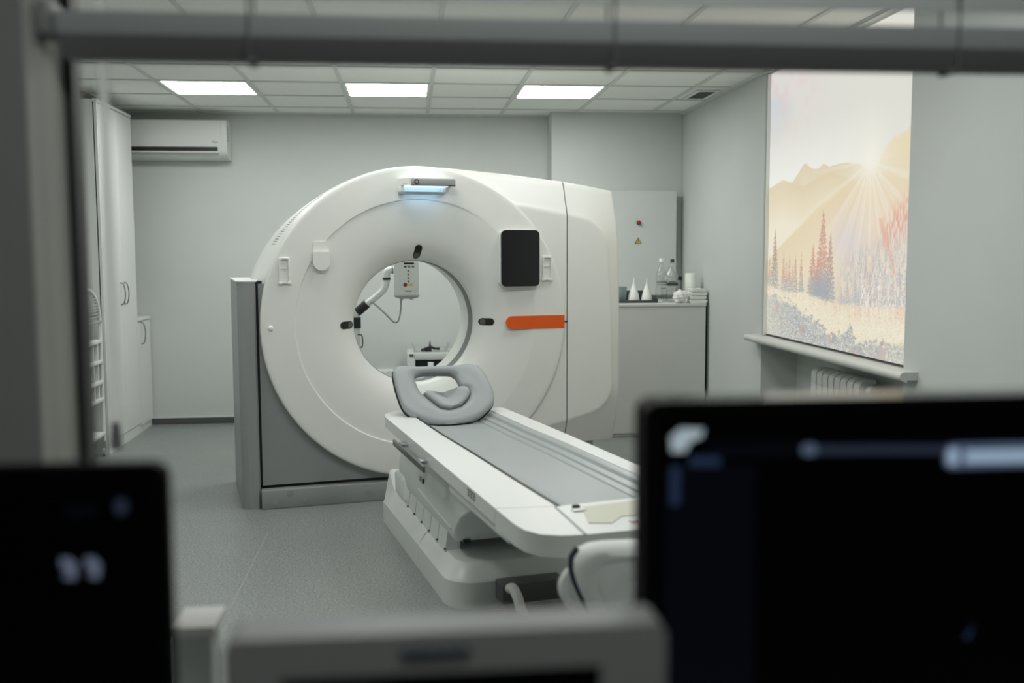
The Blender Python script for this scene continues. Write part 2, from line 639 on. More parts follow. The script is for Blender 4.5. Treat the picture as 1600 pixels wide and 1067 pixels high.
# ridges, each darker along its edge and paling into haze below
zA = line([(6.4, 1.70), (6.05, 1.77), (5.951, 1.808), (5.859, 1.855), (5.79, 1.896), (5.756, 1.904), (5.691, 1.876), (5.634, 1.86), (5.548, 1.856), (5.51, 1.872), (5.487, 1.879), (5.404, 1.855), (5.287, 1.862), (5.174, 1.858), (5.012, 1.841), (4.942, 1.809), (4.4, 1.70)])+(n3-.5)*.006
img = blend(img, C(228, 210, 172), below(zA)*.95)
img = blend(img, C(244, 232, 206), below(zA)*np.clip((zA-Zg)/.16, 0, 1)*.7)
zB = line([(6.4, 1.785), (6.255, 1.81), (6.116, 1.830), (5.975, 1.806), (5.785, 1.776), (5.651, 1.788), (5.504, 1.819), (5.382, 1.822), (5.264, 1.80), (5.132, 1.774), (5.023, 1.74), (4.8, 1.68), (4.4, 1.6)])+(n3-.5)*.005
img = blend(img, C(230, 211, 172), below(zB, .006)*.92)
img = blend(img, C(250, 240, 216), below(zB, .006)*np.clip((zB-Zg)/.26, 0, 1)*.9)
zC = line([(6.4, 1.32), (6.105, 1.442), (5.958, 1.495), (5.773, 1.562), (5.557, 1.64), (5.317, 1.71), (5.095, 1.76), (4.891, 1.797), (4.811, 1.813), (4.781, 1.854), (4.722, 1.898), (4.648, 1.932), (4.589, 1.94), (4.532, 1.947), (4.463, 1.956), (4.4, 1.96)])+np.where(Yp < 4.80, (n3-.5)*.03, (n2-.5)*.008)
hs = below(zC, .010)
img = blend(img, C(232, 210, 166), hs*.75)
img = blend(img, C(246, 232, 202), hs*np.clip((zC-Zg)/.28, 0, 1)*.55)
img = blend(img, C(240, 225, 182), hs*np.clip((4.84-Yp)/.05, 0, 1)*np.clip((Zg-1.80)/.05, 0, 1)*.7)
# warm pink air and upright forest strokes on the right slope
pk = hs*np.clip((1.74-Zg)/.22, 0, 1)*np.clip((5.45-Yp)/.45, 0, 1)
img = blend(img, C(242, 218, 196), pk*.7)
bl = np.exp(-((Yp-5.13)/.20)**2-((Zg-1.45)/.13)**2)
img = blend(img, C(214, 208, 220), bl*.7)
edge = 1.63-(Yp-4.45)*.28
fo = hs*np.clip((edge-Zg)/.12, 0, 1)*np.clip((5.32-Yp)/.25, 0, 1)
img = blend(img, C(212, 206, 204), fo*.35)
redz = np.exp(-((Zg-(1.58-(Yp-4.46)*.42))/.085)**2)*np.clip((4.80-Yp)/.12, 0, 1)
img = blend(img, C(226, 138, 122), redz*np.clip((nv-.25)*2.0, 0, .85))
rz = np.exp(-((Yp-(4.745-(1.52-Zg)*.645))/.022)**2)*(Zg < 1.56)*(Zg > 1.28)
img = blend(img, C(232, 156, 140), rz*.6)
low = fo*np.clip((1.50-Zg)/.16, 0, 1)
img = blend(img, C(172, 178, 188), low*np.clip((nv-.42)*3.0, 0, .8))
img = blend(img, C(246, 238, 220), low*np.clip((n5-.55)*3.2, 0, .85))
img = blend(img, C(222, 170, 152), low*np.clip((nst2-.55)*3, 0, .6)*np.clip((n5-.3)*2, 0, 1))
# low sun with rays fanning down
dy, dz = Yp-4.895, (Zg-1.838)
d = np.hypot(dy, dz)
ang = np.arctan2(dz, dy)
ray = .5+.30*np.sin(ang*19+.6)+.20*np.sin(ang*43+1.3)
img = blend(img, C(255, 250, 236), np.exp(-(d/.17)**1.5))
img = blend(img, C(253, 245, 224), np.exp(-(d/.62)**2)*np.clip(ray-.35, 0, 1)*(dz < .01)*.75)
img = blend(img, C(238, 204, 158), np.exp(-(d/.55)**2)*np.clip(.55-ray, 0, 1)*(dz < -.06)*.55)
# spruces: a few red ones, grey-blue towards the ground
def spruce(img, ty, tt, tb, hw, k, strength, red):
    f = np.clip((tt-Zg)/(tt-tb), 0, 1)
    half = hw*(f**.9)*(.60+.55*np.abs(np.sin(f*46+k*1.7)))*(.55+.9*n5)
    a = np.clip((half-np.abs(Yp-ty))/.008+.3, 0, 1)*(Zg < tt)*(Zg > tb)*np.clip((n5-.12)*5, .25, 1)
    col = blend(np.ones((NZ, NY, 3))*red, C(158, 165, 174), np.clip((f-.50)*2.6+(n3-.5)*.8, 0, 1))
    col = blend(col, C(246, 230, 204), np.clip((n3-.60)*3.4, 0, .8))
    a = (a*strength)[..., None]
    return img*(1-a)+col*a


RED = C(208, 146, 128)
for k, (ty, tt, tb, hw) in enumerate([(6.235, 1.545, 1.16, .075), (6.33, 1.38, 1.16, .045), (6.078, 1.406, 1.15, .045), (6.03, 1.36, 1.16, .035), (5.977, 1.387, 1.15, .045), (5.93, 1.33, 1.16, .03), (5.88, 1.388, 1.15, .05), (5.786, 1.397, 1.16, .045)]):
    img = spruce(img, ty, tt, tb, hw, k, .82 if k else .9, C(206, 152, 136) if k else C(160, 130, 128))
for k, (ty, tt, tb, hw, c_) in enumerate([(5.61, 1.445, 1.14, .085, RED), (5.475, 1.635, 1.12, .125, RED), (5.365, 1.51, 1.12, .080, C(186, 146, 136)), (5.54, 1.40, 1.14, .06, RED)]):
    img = spruce(img, ty, tt, tb, hw, k+9, .88, c_)
mass = np.exp(-(((Yp-5.49)/.17)**2+((Zg-1.19)/.085)**2)**1.5)*np.clip((n3-.1)*3, .4, 1)
img = blend(img, C(160, 166, 174), mass*.85)
for k, (ty, tt, hw) in enumerate([(5.139, 1.285, .05), (5.21, 1.22, .05), (5.032, 1.30, .05), (4.959, 1.25, .05), (4.87, 1.30, .05), (4.794, 1.287, .05), (4.70, 1.33, .05), (4.62, 1.31, .05), (4.549, 1.32, .05), (4.48, 1.34, .05)]):
    img = spruce(img, ty, tt, 1.10, hw, k+20, .6, C(176, 176, 182))
stk = (nv > .66)*(Zg > 1.115)*(Zg < 1.18+.14*n2)*(Yp < 4.98)
img = blend(img, C(255, 248, 236), stk*.75)
# meadow with reddish grass
zM = line([(6.4, 1.186), (6.30, 1.175), (6.141, 1.154), (5.9, 1.15), (5.705, 1.155), (5.528, 1.136), (5.243, 1.118), (4.785, 1.126), (4.44, 1.145)])+(n5-.5)*.03
meadow = below(zM, .014)
mcol = np.ones((NZ, NY, 3))*C(245, 234, 206)
rg = np.exp(-((Zg-(1.085-np.clip(5.0-Yp, -.5, .6)*-.03))/.04)**2)*np.clip((5.35-Yp)/.2, 0, 1)+np.exp(-((Zg-zM+.015)/.02)**2)*.8
mcol = blend(mcol, C(216, 146, 124), np.clip(rg, 0, 1)*np.clip((nst-.30)*1.8, 0, .75)*np.clip((n5-.2)*1.8, 0, 1))
mcol = blend(mcol, C(228, 206, 164), np.clip((n3-.5)*2.2, 0, .5))
mcol = blend(mcol, C(255, 250, 234), np.clip((n5-.6)*3, 0, .8))
img = img*(1-meadow[..., None])+mcol*meadow[..., None]
# shrubs in front, grey-blue with pale lit leaves
zS = line([(6.4, 1.12), (6.2, 1.115), (5.985, 1.096), (5.84, 1.065), (5.698, 1.041), (5.56, 1.005), (5.477, .987), (5.39, .955), (5.351, .942), (5.2, .965), (5.121, .973), (5.087, 1.02), (5.060, 1.0), (5.041, .965), (5.011, .943), (4.773, .949), (4.617, .963), (4.456, .964)])+(n2-.5)*.06+(n5-.5)*.03
sh = below(zS, .010)
scol = np.ones((NZ, NY, 3))*C(170, 175, 180)
scol = blend(scol, C(150, 156, 164), np.clip((n2-.5)*3, 0, .8))
scol = blend(scol, C(240, 232, 206), np.clip((n3-.46)*4, 0, .95)*np.clip((n5-.15)*2.5, .2, 1))
scol = blend(scol, C(240, 230, 200), np.clip((Yp-5.9)/.5, 0, 1)*.45+np.clip((1.0-Zg)/.1, 0, 1)*np.clip((4.95-Yp)/.3, 0, 1)*.25)
scol = blend(scol, C(206, 140, 124), np.clip((n4-.70)*5, 0, .6)*np.clip((n3-.45)*4, 0, 1))
img = img*(1-sh[..., None]*.92)+scol*sh[..., None]*.92
img = 254-(254-img)*.84
img = np.clip(img, 0, 255)/255
li = np.where(img <= .04045, img/12.92, ((img+.055)/1.055)**2.4)

rb = thing('roller_blind', 'backlit roller blind printed with sunlit mountains and red autumn forest', 'blind', (XR+.03, (BY0+BY1)/2, BZ0))
me = bpy.data.meshes.new('printed_cloth')
ver = np.zeros((NZ*NY, 3))
ver[:, 1] = Yg.ravel()-(BY0+BY1)/2
ver[:, 2] = Zg.ravel()-BZ0
idx = np.arange(NZ*NY).reshape(NZ, NY)
fc = np.stack([idx[:-1, :-1], idx[:-1, 1:], idx[1:, 1:], idx[1:, :-1]], -1).reshape(-1, 4)
me.vertices.add(len(ver))
me.vertices.foreach_set('co', ver.ravel())
me.loops.add(fc.size)
me.loops.foreach_set('vertex_index', fc.ravel().astype(np.int32))
me.polygons.add(len(fc))
me.polygons.foreach_set('loop_start', (np.arange(len(fc))*4).astype(np.int32))
me.update(calc_edges=True)
ca = me.color_attributes.new('print', 'FLOAT_COLOR', 'POINT')
rgba = np.ones((NZ*NY, 4))
rgba[:, :3] = li.reshape(-1, 3)
ca.data.foreach_set('color', rgba.ravel())
bm_ = mat('printed_blind', rgb(20, 20, 20), .8, spec=.1)
nt = bm_.node_tree
at = nt.nodes.new('ShaderNodeAttribute')
at.attribute_name = 'print'
nt.links.new(at.outputs['Color'], nt.nodes['Principled BSDF'].inputs['Emission Color'])
nt.nodes['Principled BSDF'].inputs['Emission Strength'].default_value = .93
me.materials.append(bm_)
o = bpy.data.objects.new('printed_cloth', me)
COL.objects.link(o)
o.parent = rb
hb = (BY1-BY0)/2
obj('bottom_bar', box(-.004, .012, -hb, hb, -.008, .0), 'ink_dark', rb, smooth=0)
obj('side_guide', box(-.02, .016, hb, hb+.014, -.008, BZ1-BZ0), 'lamp_frame', rb, smooth=0)
obj('side_guide', box(-.004, .016, -hb-.014, -hb, -.008, BZ1-BZ0), 'lamp_frame', rb, smooth=0)

# radiator below the sill
ra = thing('radiator', 'white sectional radiator in the niche under the mural sill', 'radiator', (2.36, 5.35, .2))
for k in range(8):
    y0 = .28-.08*k
    t = bmesh.new()
    prism([(-.052, 0), (-.052, .50), (-.044, .515), (-.015, .532), (.04, .532), (.04, .515), (-.03, .50), (-.03, 0)], 'y', y0-.072, y0-.003, .004, 1, bm=t)
    box(-.03, .04, y0-.04, y0-.034, .02, .5, bm=t)
    for zz_ in (.45, .39):
        box(-.055, -.05, y0-.068, y0-.007, zz_-.003, zz_, bm=t)
    obj('section', t, 'radiator', ra)
obj('header_pipe', tube([(.005, .30, .45), (.005, -.46, .45)], .018, 10), 'radiator', ra)
obj('end_cap', tube([(.005, -.362, .48), (.005, -.395, .48)], [.028, .02], 12), 'radiator', ra)
t = tube([(.005, -.40, .47), (.005, -.53, .47)], [.012, .012], 8)
for k in range(3):
    tube([(.005, -.43-.035*k, .47), (.005, -.452-.035*k, .47)], .02, 10, bm=t)
obj('valve', t, 'steel', ra)
obj('foot', box(-.03, .02, -.3, .24, -.2, .02), 'radiator', ra, smooth=0)

# wall socket at the frame edge
so = thing('wall_socket', 'small white wall socket on the right wall near the monitor', 'socket', (XR, 3.46, .84))
obj('plate', box(-.012, 0, -.04, .04, -.04, .04, .004), 'lamp_frame', so)
obj('insert', box(-.016, -.011, -.024, .024, -.024, .024, .004), 'grey_mid', so)

# ================================================================== THE CT SCANNER
GA = math.radians(12)
GX, GY = .0608, 5.7512
CZ = 1.003


def gw(x, y, z=0):
    """gantry frame to world"""
    return (GX+x*math.cos(GA)-y*math.sin(GA), GY+x*math.sin(GA)+y*math.cos(GA), z)


ga = thing('ct_scanner', 'large white ring-shaped CT scanner gantry with a round bore and grey side column', 'scanner', (GX, GY, 0), GA)

RP = [.20, .30, .345, .35, .352, .354, .358, .366, .378, .395, .42, .45, .49, .54, .60, .66, .684, .690, .6925, .695, .70, .75, .80, .84, .864, .872, .8765, .878, .878]
FR = [.352, .353, .357, .364, .375, .392, .415, .445, .485, .535, .60, .66, .684, .690]
FY = [.155, .14, .122, .105, .088, .071, .054, .040, .028, .019, .012, .009, .0085, .008]


def fy(r):
    return interp(r, FR, FY)


# front cover: dished ring with a stepped groove that fades out to the right
NT = 192
rows = []
radii = FR+[.6925, .695, .70, .74, .80, .85, .866, .873, .8775, .878, .878]
for i, r in enumerate(radii):
    row = []
    for k in range(NT):
        th = 2*PI*k/NT
        left = .5-.5*math.cos(th)             # 1 on the left, 0 on the right
        step = min(1, max(0, (left-.22)/.25))
        if r <= .690:
            y = fy(r)*1.0-(1-step)*.008*min(1, max(0, (r-.54)/.15))
        elif r < .694:
            y = .004*step
        elif i == len(radii)-1:
            y = .06
        elif i == len(radii)-2:
            y = .016
        elif i == len(radii)-3:
            y = .007
        elif i == len(radii)-4:
            y = .002
        else:
            y = 0
        row.append((r*math.cos(th), y, CZ+r*math.sin(th)))
    rows.append(row)
obj('front_cover', grid(rows, closed=True), 'white', ga, smooth=50)


def ring(profile, mt, name):
    rows = [[(r*math.cos(2*PI*k/96), y, CZ+r*math.sin(2*PI*k/96)) for k in range(96)] for r, y in profile]
    return obj(name, grid(rows, closed=True), mt, ga, smooth=40)


ring([(.352, .155), (.349, .158), (.349, .245), (.352, .247)], 'dark_ring', 'bore_ring')
ring([(.352, .247), (.354, .25), (.356, .40), (.36, .46), (.38, .53), (.43, .60), (.55, .66), (.70, .70), (.86, .715)], 'white_in', 'bore_tunnel')

# outer shell: arc over the left and top, then the sloping roof to the right end
TX = [0, .172, .397, .55, .888, 1.045, 1.197, 1.26]
TZ = [1.884, 1.882, 1.864, 1.851, 1.815, 1.794, 1.771, 1.762]


def ztop(x):
    return interp(x, TX, TZ)


XRT = ([.25, .45, .72, .99, 1.3, 1.6, 1.762], [1.244, 1.254, 1.255, 1.254, 1.249, 1.242, 1.234])


def xright(z):
    return interp(z, *XRT)


def shell_r(th, y):
    """radius of the left shoulder, swelling towards the column"""
    q = min(1, max(0, (math.degrees(th)-121)/44))
    f = min(1, max(0, (y-.06)/.26))
    return .880+.048*q*q*(3-2*q)*f*f*(3-2*f)+.006*max(0, 121-math.degrees(th))/31*f


rows = []
for y, ds in ((.058, -.010), (.064, -.004), (.08, 0), (.12, 0), (.18, 0), (.24, 0), (.32, 0), (.42, 0), (.52, -.004), (.60, -.010), (.66, -.02), (.70, -.035), (.715, -.06)):
    row = []
    for k in range(60):
        th = math.radians(165.5-75.5*k/59)
        r = shell_r(th, y)+ds
        row.append((r*math.cos(th), y, CZ+r*math.sin(th)))
    for k in range(1, 4):
        x = .06*k/3
        row.append((x, y, ztop(x)-.010+ds))
    rows.append(row)
out = [(p[0], p[2]) for p in rows[6]]
obj('outer_shell', grid(rows), 'white', ga, smooth=40)
# rear closing wall around the bore
rows = []
for f in (0, .3, .6, .9, 1):
    row = []
    for k in range(97):
        th = 2*PI*k/96
        r = .845+.02*f
        row.append((r*math.cos(th), .715-.05*f*f, CZ+r*math.sin(th)))
    rows.append(row)
obj('rear_cover', grid(rows), 'white', ga)
obj('rear_side', prism([(.30, .26), (1.20, .26), (1.18, 1.72), (.30, 1.80), (.86, 1.2), (.86, .8)], 'y', .69, .71), 'white', ga, smooth=0)
# vent slots on the left shoulder
for k in range(24):
    th = math.radians(150-25*k/23)
    c, s = math.cos(th), math.sin(th)
    t = bmesh.new()
    w_ = .0016
    pts = []
    for (yy_, ww) in ((.17, -w_), (.23, -w_+.006), (.23, w_+.006), (.17, w_)):
        r = shell_r(th, yy_)
        pts.append((r*c-ww*s, yy_, CZ+r*s+ww*c))
    p2 = [(x+c*.0012, y, z+s*.0012) for x, y, z in pts]
    p1 = [(x-c*.004, y, z-s*.004) for x, y, z in pts]
    a_ = [t.verts.new(q) for q in p1]
    b_ = [t.verts.new(q) for q in p2]
    t.faces.new(a_)
    t.faces.new(b_[::-1])
    for q in range(4):
        t.faces.new((a_[q], a_[(q+1) % 4], b_[(q+1) % 4], b_[q]))
    obj('vent_slot', t, 'seam', ga, smooth=0)

# right covers with a sunken flat and bevelled borders
ITX, ITZ = [.3, .627, .892, 1.066, 1.3], [1.70, 1.664, 1.622, 1.585, 1.53]
IRZ, IRX = [.2, .603, 1.068, 1.488, 1.8], [1.186, 1.182, 1.171, 1.142, 1.12]
IBX, IBZ = [.3, .743, .893, 1.112, 1.3], [.31, .363, .393, .452, .50]


def bevel_y(x, z):
    rr = .13
    qz = max(z-interp(x, ITX, ITZ), interp(x, IBX, IBZ)-z)+rr
    qx = x-interp(z, IRZ, IRX)+rr
    dd = math.hypot(max(qx, 0), max(qz, 0))+min(max(qx, qz), 0)-rr
    return .012+(.004 if dd > 0 else 0)*min(1, max(0, dd)/.012)+max(0, dd)*.36


def cover(name, xa, xb, wrap):
    A = [k/40 for k in range(41)]
    B = [k/120 for k in range(121)]
    rows = []
    zlist = [('f', b) for b in B]+[('w', q) for q in (25, 50, 75, 90)]+[('back', .1), ('back', .62)]
    for kind, b in zlist:
        row = []
        xl = [('f', a) for a in A]
        if wrap:
            xl += [('w', q) for q in (20, 40, 60, 75, 90)]+[('s', .15), ('s', .60)]
        else:
            xl += [('e', 1)]
        for xk, a in xl:
            if kind == 'f':
                zt, yz = b, 0
            else:
                zt, yz = 1, 0
            # height first
            x_here = xa+(xb-xa)*(a if xk == 'f' else 1)
            top = ztop(x_here)
            zq = .25+(top-.25)*(zt if kind == 'f' else 1)
            xa_ = xa if wrap else max(xa, math.sqrt(max(0, .80**2-(zq-CZ)**2)))
            zc = .25+(top-.022-.25)*zt
            if kind == 'w':
                zc = top-.022+.022*math.sin(math.radians(b))
                yz = .026*(1-math.cos(math.radians(b)))
            if kind == 'back':
                zc, yz = top, .0+b
            lim = xright(zc)-.03 if wrap else xb
            if xk == 'f':
                x = xa_+(lim-xa_)*a
                y = bevel_y(x, zc)+yz
            elif xk == 'w':
                x = lim+.03*math.sin(math.radians(a))
                y = bevel_y(lim, zc)+.05*(1-math.cos(math.radians(a)))+yz
            elif xk == 's':
                x = lim+.03
                y = bevel_y(lim, zc)+.05+a
            else:
                x = xb
                y = bevel_y(xb, zc)+yz+.03
            row.append((x, y, zc))
        rows.append(row)
    # bottom return
    rows.insert(0, [(p[0], min(p[1]+.12, .6), p[2]) for p in rows[0]])
    return obj(name, grid(rows), 'white', ga, smooth=50)


cover('centre_cover', .02, .8905, False)
cover('end_cover', .8965, 1.2, True)
# dark line of the joint between the two covers
rows = []
for k in range(65):
    z = .25+(1.80-.25)*k/64
    y = bevel_y(.893, z)+.006
    rows.append([(.890, y, z), (.897, y, z)])
obj('cover_joint', grid(rows), 'seam', ga)

# grey foot: column, panel, plinth
col = bmesh.new()
prism([(-.905, .03), (-.895, .045), (-.895, .77), (-.995, .77), (-.992, .075), (-.975, .045), (-.955, .03)], 'z', 0, 1.245, .006, 2, bm=col)
obj('side_column', col, 'grey_metal', ga, smooth=20)
obj('column_cap', prism([(-.90, .028), (-.89, .04), (-.86, .30), (-.86, .78), (-1.0, .78), (-.998, .07), (-.98, .04), (-.957, .028)], 'z', 1.245, 1.252, .003), 'shade_white', ga)
obj('panel_joint', box(-.896, -.86, .062, .07, .10, 1.25), 'joint', ga, smooth=0)
obj('panel_joint', box(-.896, .9, .062, .07, .098, .13), 'joint', ga, smooth=0)
rows = []
for k in range(41):
    z = .124+1.11*k/40
    xr_ = -math.sqrt(max(.0004, .82**2-(z-CZ)**2)) if z > .19 else .9
    x0_ = -.8815
    if z > .19:
        rows.append([(x0_, .10, z), (x0_, .052, z), (x0_+.003, .05, z), (min(xr_, -.05), .05, z), (min(xr_, -.05), .10, z)])
    else:
        rows.append([(x0_, .10, z), (x0_, .052, z), (x0_+.003, .05, z), (-.05, .05, z), (-.05, .10, z)])
rows.insert(0, [(p[0], .10, p[2]) for p in rows[0]])
obj('front_panel', grid(rows), 'grey_metal', ga)
obj('lower_panel', box(-.06, 1.05, .05, .10, .124, .20), 'grey_metal', ga, smooth=0)
pl_ = obj('plinth', box(-.893, .95, 0.0, .70, 0, .106, .008, 2), 'grey_metal', ga)
for x, z in ((-.742, .082), (-.66, .035), (-.82, .033), (-.31, .06)):
    t = bmesh.new()
    disc(x, z, .016, -.0025, .002, bm=t)
    disc(x, z, .009, -.004, .002, bm=t)
    obj('screw_cap', t, 'grey_metal', pl_)
obj('rear_plinth', box(-.86, 1.12, .12, .70, .02, .12), 'grey_metal', ga, smooth=0)
obj('shell_skirt', box(.75, 1.10, .10, .66, .0, .25, .006), 'grey_metal', ga)


# laser windows on the funnel
def laser(cx, cz, ax, az, hl, hw_, name='laser_window'):
    """oval lying on the funnel, centre and long direction in the face plane"""
    L = math.hypot(ax, az)
    ax, az = ax/L, az/L
    rows = []
    for s in np.linspace(0, 1, 7):
        row = []
        for q in rr_:
            px, pz = q[0]*s, q[1]*s
            x, z = cx+ax*px-az*pz, cz+az*px+ax*pz
            r = math.hypot(x, z-CZ)
            row.append((x, fy(r)-.0035, z))
        rows.append(row)
    return obj(name, grid(rows[1:], closed=True), 'tinted', ga, smooth=60)


rr_ = rrect(-.04, .04, -.021, .021, .0208, 6)
for (cx, cz, ax, az) in ((.409, .996, 1, 0), (-.402, .997, 1, 0), (.006, 1.404, .012, .08)):
    L = math.hypot(ax, az)
    rows = []
    for s in (.02, .3, .6, .85, 1):
        row = []
        for q in rr_:
            x = cx+ax/L*q[0]*s-az/L*q[1]*s
            z = cz+az/L*q[0]*s+ax/L*q[1]*s
            row.append((x, fy(math.hypot(x, z-CZ))-.003, z))
        rows.append(row)
    row = [(x, y+.008, z) for x, y, z in rows[-1]]
    rows.append(row)
    lw = obj('laser_window', grid(rows, closed=True), 'black', ga, smooth=60)
    # paler lens strip towards the bore
    dx, dz = -cx, CZ-cz
    D = math.hypot(dx, dz)
    sgn = 1 if (dx*ax+dz*az) > 0 else -1
    t = []
    for s in (.03, .5, 1):
        row = []
        for q in rrect(-.013, .013, -.015, .015, .004, 3):
            u_ = q[0]*s+sgn*.02
            x = cx+ax/L*u_-az/L*q[1]*s
            z = cz+az/L*u_+ax/L*q[1]*s
            row.append((x, fy(math.hypot(x, z-CZ))-.0045, z))
        t.append(row)
    obj('lens', grid(t, closed=True), 'seam', lw, smooth=60)

# control tablet
tb = obj('control_tablet', prism(rrect(.468, .703, 1.203, 1.524, .028), 'y', -.030, .02, .004), 'shade_white', ga)
tag(tb, 'black control tablet set in the face')
obj('bezel', prism(rrect(.472, .704, 1.202, 1.525, .028), 'y', -.038, -.029, .003), 'gloss_black', tb)
obj('screen', prism(rrect(.495, .686, 1.222, 1.502, .004, 2), 'y', -.0388, -.0375), 'gloss_black', tb)


def pocket(cx, cz, n='wall_pocket'):
    t = bmesh.new()
    w_, h_ = .029, .071
    outer = rrect(cx-w_, cx+w_, cz-h_, cz+h_, .010, 4)
    inner = rrect(cx-w_+.009, cx+w_-.009, cz-h_+.010, cz+h_-.010, .006, 4)
    rows = [[(x, .004, z) for x, z in outer], [(x, -.012, z) for x, z in outer], [(cx+(x-cx)*.94, -.0145, cz+(z-cz)*.97) for x, z in outer],
            [(x, -.0145, z) for x, z in inner], [(x, -.003, z) for x, z in inner], [(cx+(x-cx)*.05, -.003, cz+(z-cz)*.05) for x, z in inner]]
    grid(rows, bm=t, closed=True)
    box(cx-.018, cx+.018, -.007, -.002, cz+.010, cz+.014, bm=t)
    # two little feet at the lower corners
    for sx in (-1, 1):
        box(cx+sx*.024-.009, cx+sx*.024+.009, -.017, .0, cz-h_-.003, cz-h_+.012, .003, bm=t)
    return obj(n, t, 'white', ga)


pocket(-.7435, 1.305)
pocket(.760, 1.305)
# hanging hook plate
t = bmesh.new()
prism(rrect(-.588, -.502, 1.395, 1.462, .008, 3), 'y', -.005, .012, .003, bm=t)
pts = [(-.592, 1.405), (-.592, 1.352)]+[(-.546+.046*math.cos(math.radians(a)), 1.352+.048*math.sin(math.radians(a))) for a in range(190, 351, 16)]+[(-.500, 1.352), (-.500, 1.405)]
prism(pts, 'y', -.026, -.006, .007, 3, bm=t)
obj('hook_plate', t, 'white', ga)
t = lathe([(.0, .012), (.008, .011), (.013, .006), (.014, 0), (.014, -.004)], n=16)
bmesh.ops.rotate(t, verts=t.verts, cent=(0, 0, 0), matrix=Matrix.Rotation(math.radians(90), 3, 'X'))
bmesh.ops.translate(t, verts=t.verts, vec=(-.823, .0, .995))
obj('round_stud', t, 'white', ga)

# camera bar with its blue light
cb = obj('camera_bar', prism([(-.114, .02), (-.114, -.045), (-.075, -.105), (.182, -.105), (.19, -.095), (.19, .02)], 'z', 1.768, 1.806, .004), 'white', ga)
tag(cb, 'white camera bar with a grey front and blue light')
obj('bar_front', box(-.062, .186, -.109, -.104, 1.768, 1.803, .002), 'grey_mid', cb)
obj('bar_edge', box(-.062, .186, -.1085, -.100, 1.764, 1.769), 'joint', cb, smooth=0)
for r, y, mt in ((.0135, -.112, 'black'), (.008, -.114, 'grey_mid')):
    obj('camera_lens', disc(-.033, 1.786, r, y, -.108), mt, cb)
obj('light_strip', box(-.085, .15, -.085, .0, 1.7625, 1.768), 'glow', cb, smooth=0)
obj('upper_light', box(-.07, .13, -.035, -.015, 1.805, 1.8075), 'glow', cb, smooth=0)
for nm_, loc_, rx_, e_, sz_ in (('bar_lamp', (.02, -.062, 1.716), .75, .085, .03), ('bar_lamp', (.03, -.06, 1.815), 2.6, .012, .03)):
    la = bpy.data.lights.new(nm_, 'AREA')
    la.shape = 'RECTANGLE'
    la.size, la.size_y = .2, sz_*.5
    la.color = (.42, .68, 1)
    la.energy = e_
    lo2 = bpy.data.objects.new(nm_, la)
    COL.objects.link(lo2)
    lo2.parent = cb
    lo2.location = loc_
    lo2.rotation_euler = (rx_, 0, 0)
obj('lower_lip', prism([(-.114, .02), (-.114, -.05), (-.09, -.062), (.0, -.068), (.10, -.062), (.135, -.045), (.15, .02)], 'z', 1.722, 1.734, .003), 'grey_mid', cb)
obj('side_bracket', box(-.114, -.09, -.05, .02, 1.733, 1.768, .003), 'white', cb)
obj('side_bracket', box(.13, .15, -.04, .02, 1.733, 1.768, .003), 'white', cb)
t = bmesh.new()
for k in range(4):
    box(-.101+.006*k, -.098+.006*k, -.068-.009*k, -.06-.009*k, 1.772, 1.777, bm=t)
obj('print', t, 'ink', cb, smooth=0)

# orange stripe
pts = [(.872, .951), (.872, 1.029)]+[(.545+.036*math.cos(math.radians(a)), .9915+.037*math.sin(math.radians(a))) for a in range(90, 271, 15)]
rows = []
t = bmesh.new()
prism(pts, 'y', .0, .006, bm=t)
for vv in t.verts:
    vv.co.y += bevel_y(.7, 1.0)-.012 if vv.co.x > .6 else 0
    if vv.co.x < .6:
        vv.co.y -= .004
    else:
        vv.co.y -= .002
st_ = obj('orange_stripe', t, 'orange', ga)
tag(st_, 'orange stripe across the right of the face')
obj('stripe_latch', box(.872, .893, .004, .012, .986, .992), 'joint', ga, smooth=0)

# ================================================================== PATIENT TABLE
TY = -1.6
ta = thing('patient_table', 'white scanner patient table with a grey cradle on a low white base', 'table', gw(0, TY), GA)
TO = (0, -TY, 0)


def tob(name, bm, mt, parent=ta, smooth=35):
    return obj(name, bm, mt, parent, TO, smooth)


def loft(levels, bm=None, cap=True):
    """levels of (z, x0, x1, y0, y1, r)"""
    bm = bm if bm is not None else bmesh.new()
    rows = [[(x, y, z if not callable(z) else z(x, y)) for x, y in rrect(x0, x1, y0, y1, r, 6)] for z, x0, x1, y0, y1, r in levels]
    grid(rows, bm=bm, closed=True)
    if cap:
        bm.verts.ensure_lookup_table()
        n = len(rows[0])
        tot = len(bm.verts)
        bm.faces.new(bm.verts[tot-n:tot])
        bm.faces.new([bm.verts[tot-n*len(rows)+k] for k in range(n)][::-1])
    return bm


def slope(z0, z1):
    return lambda x, y: z0+(z1-z0)*(y+1.86)/1.4


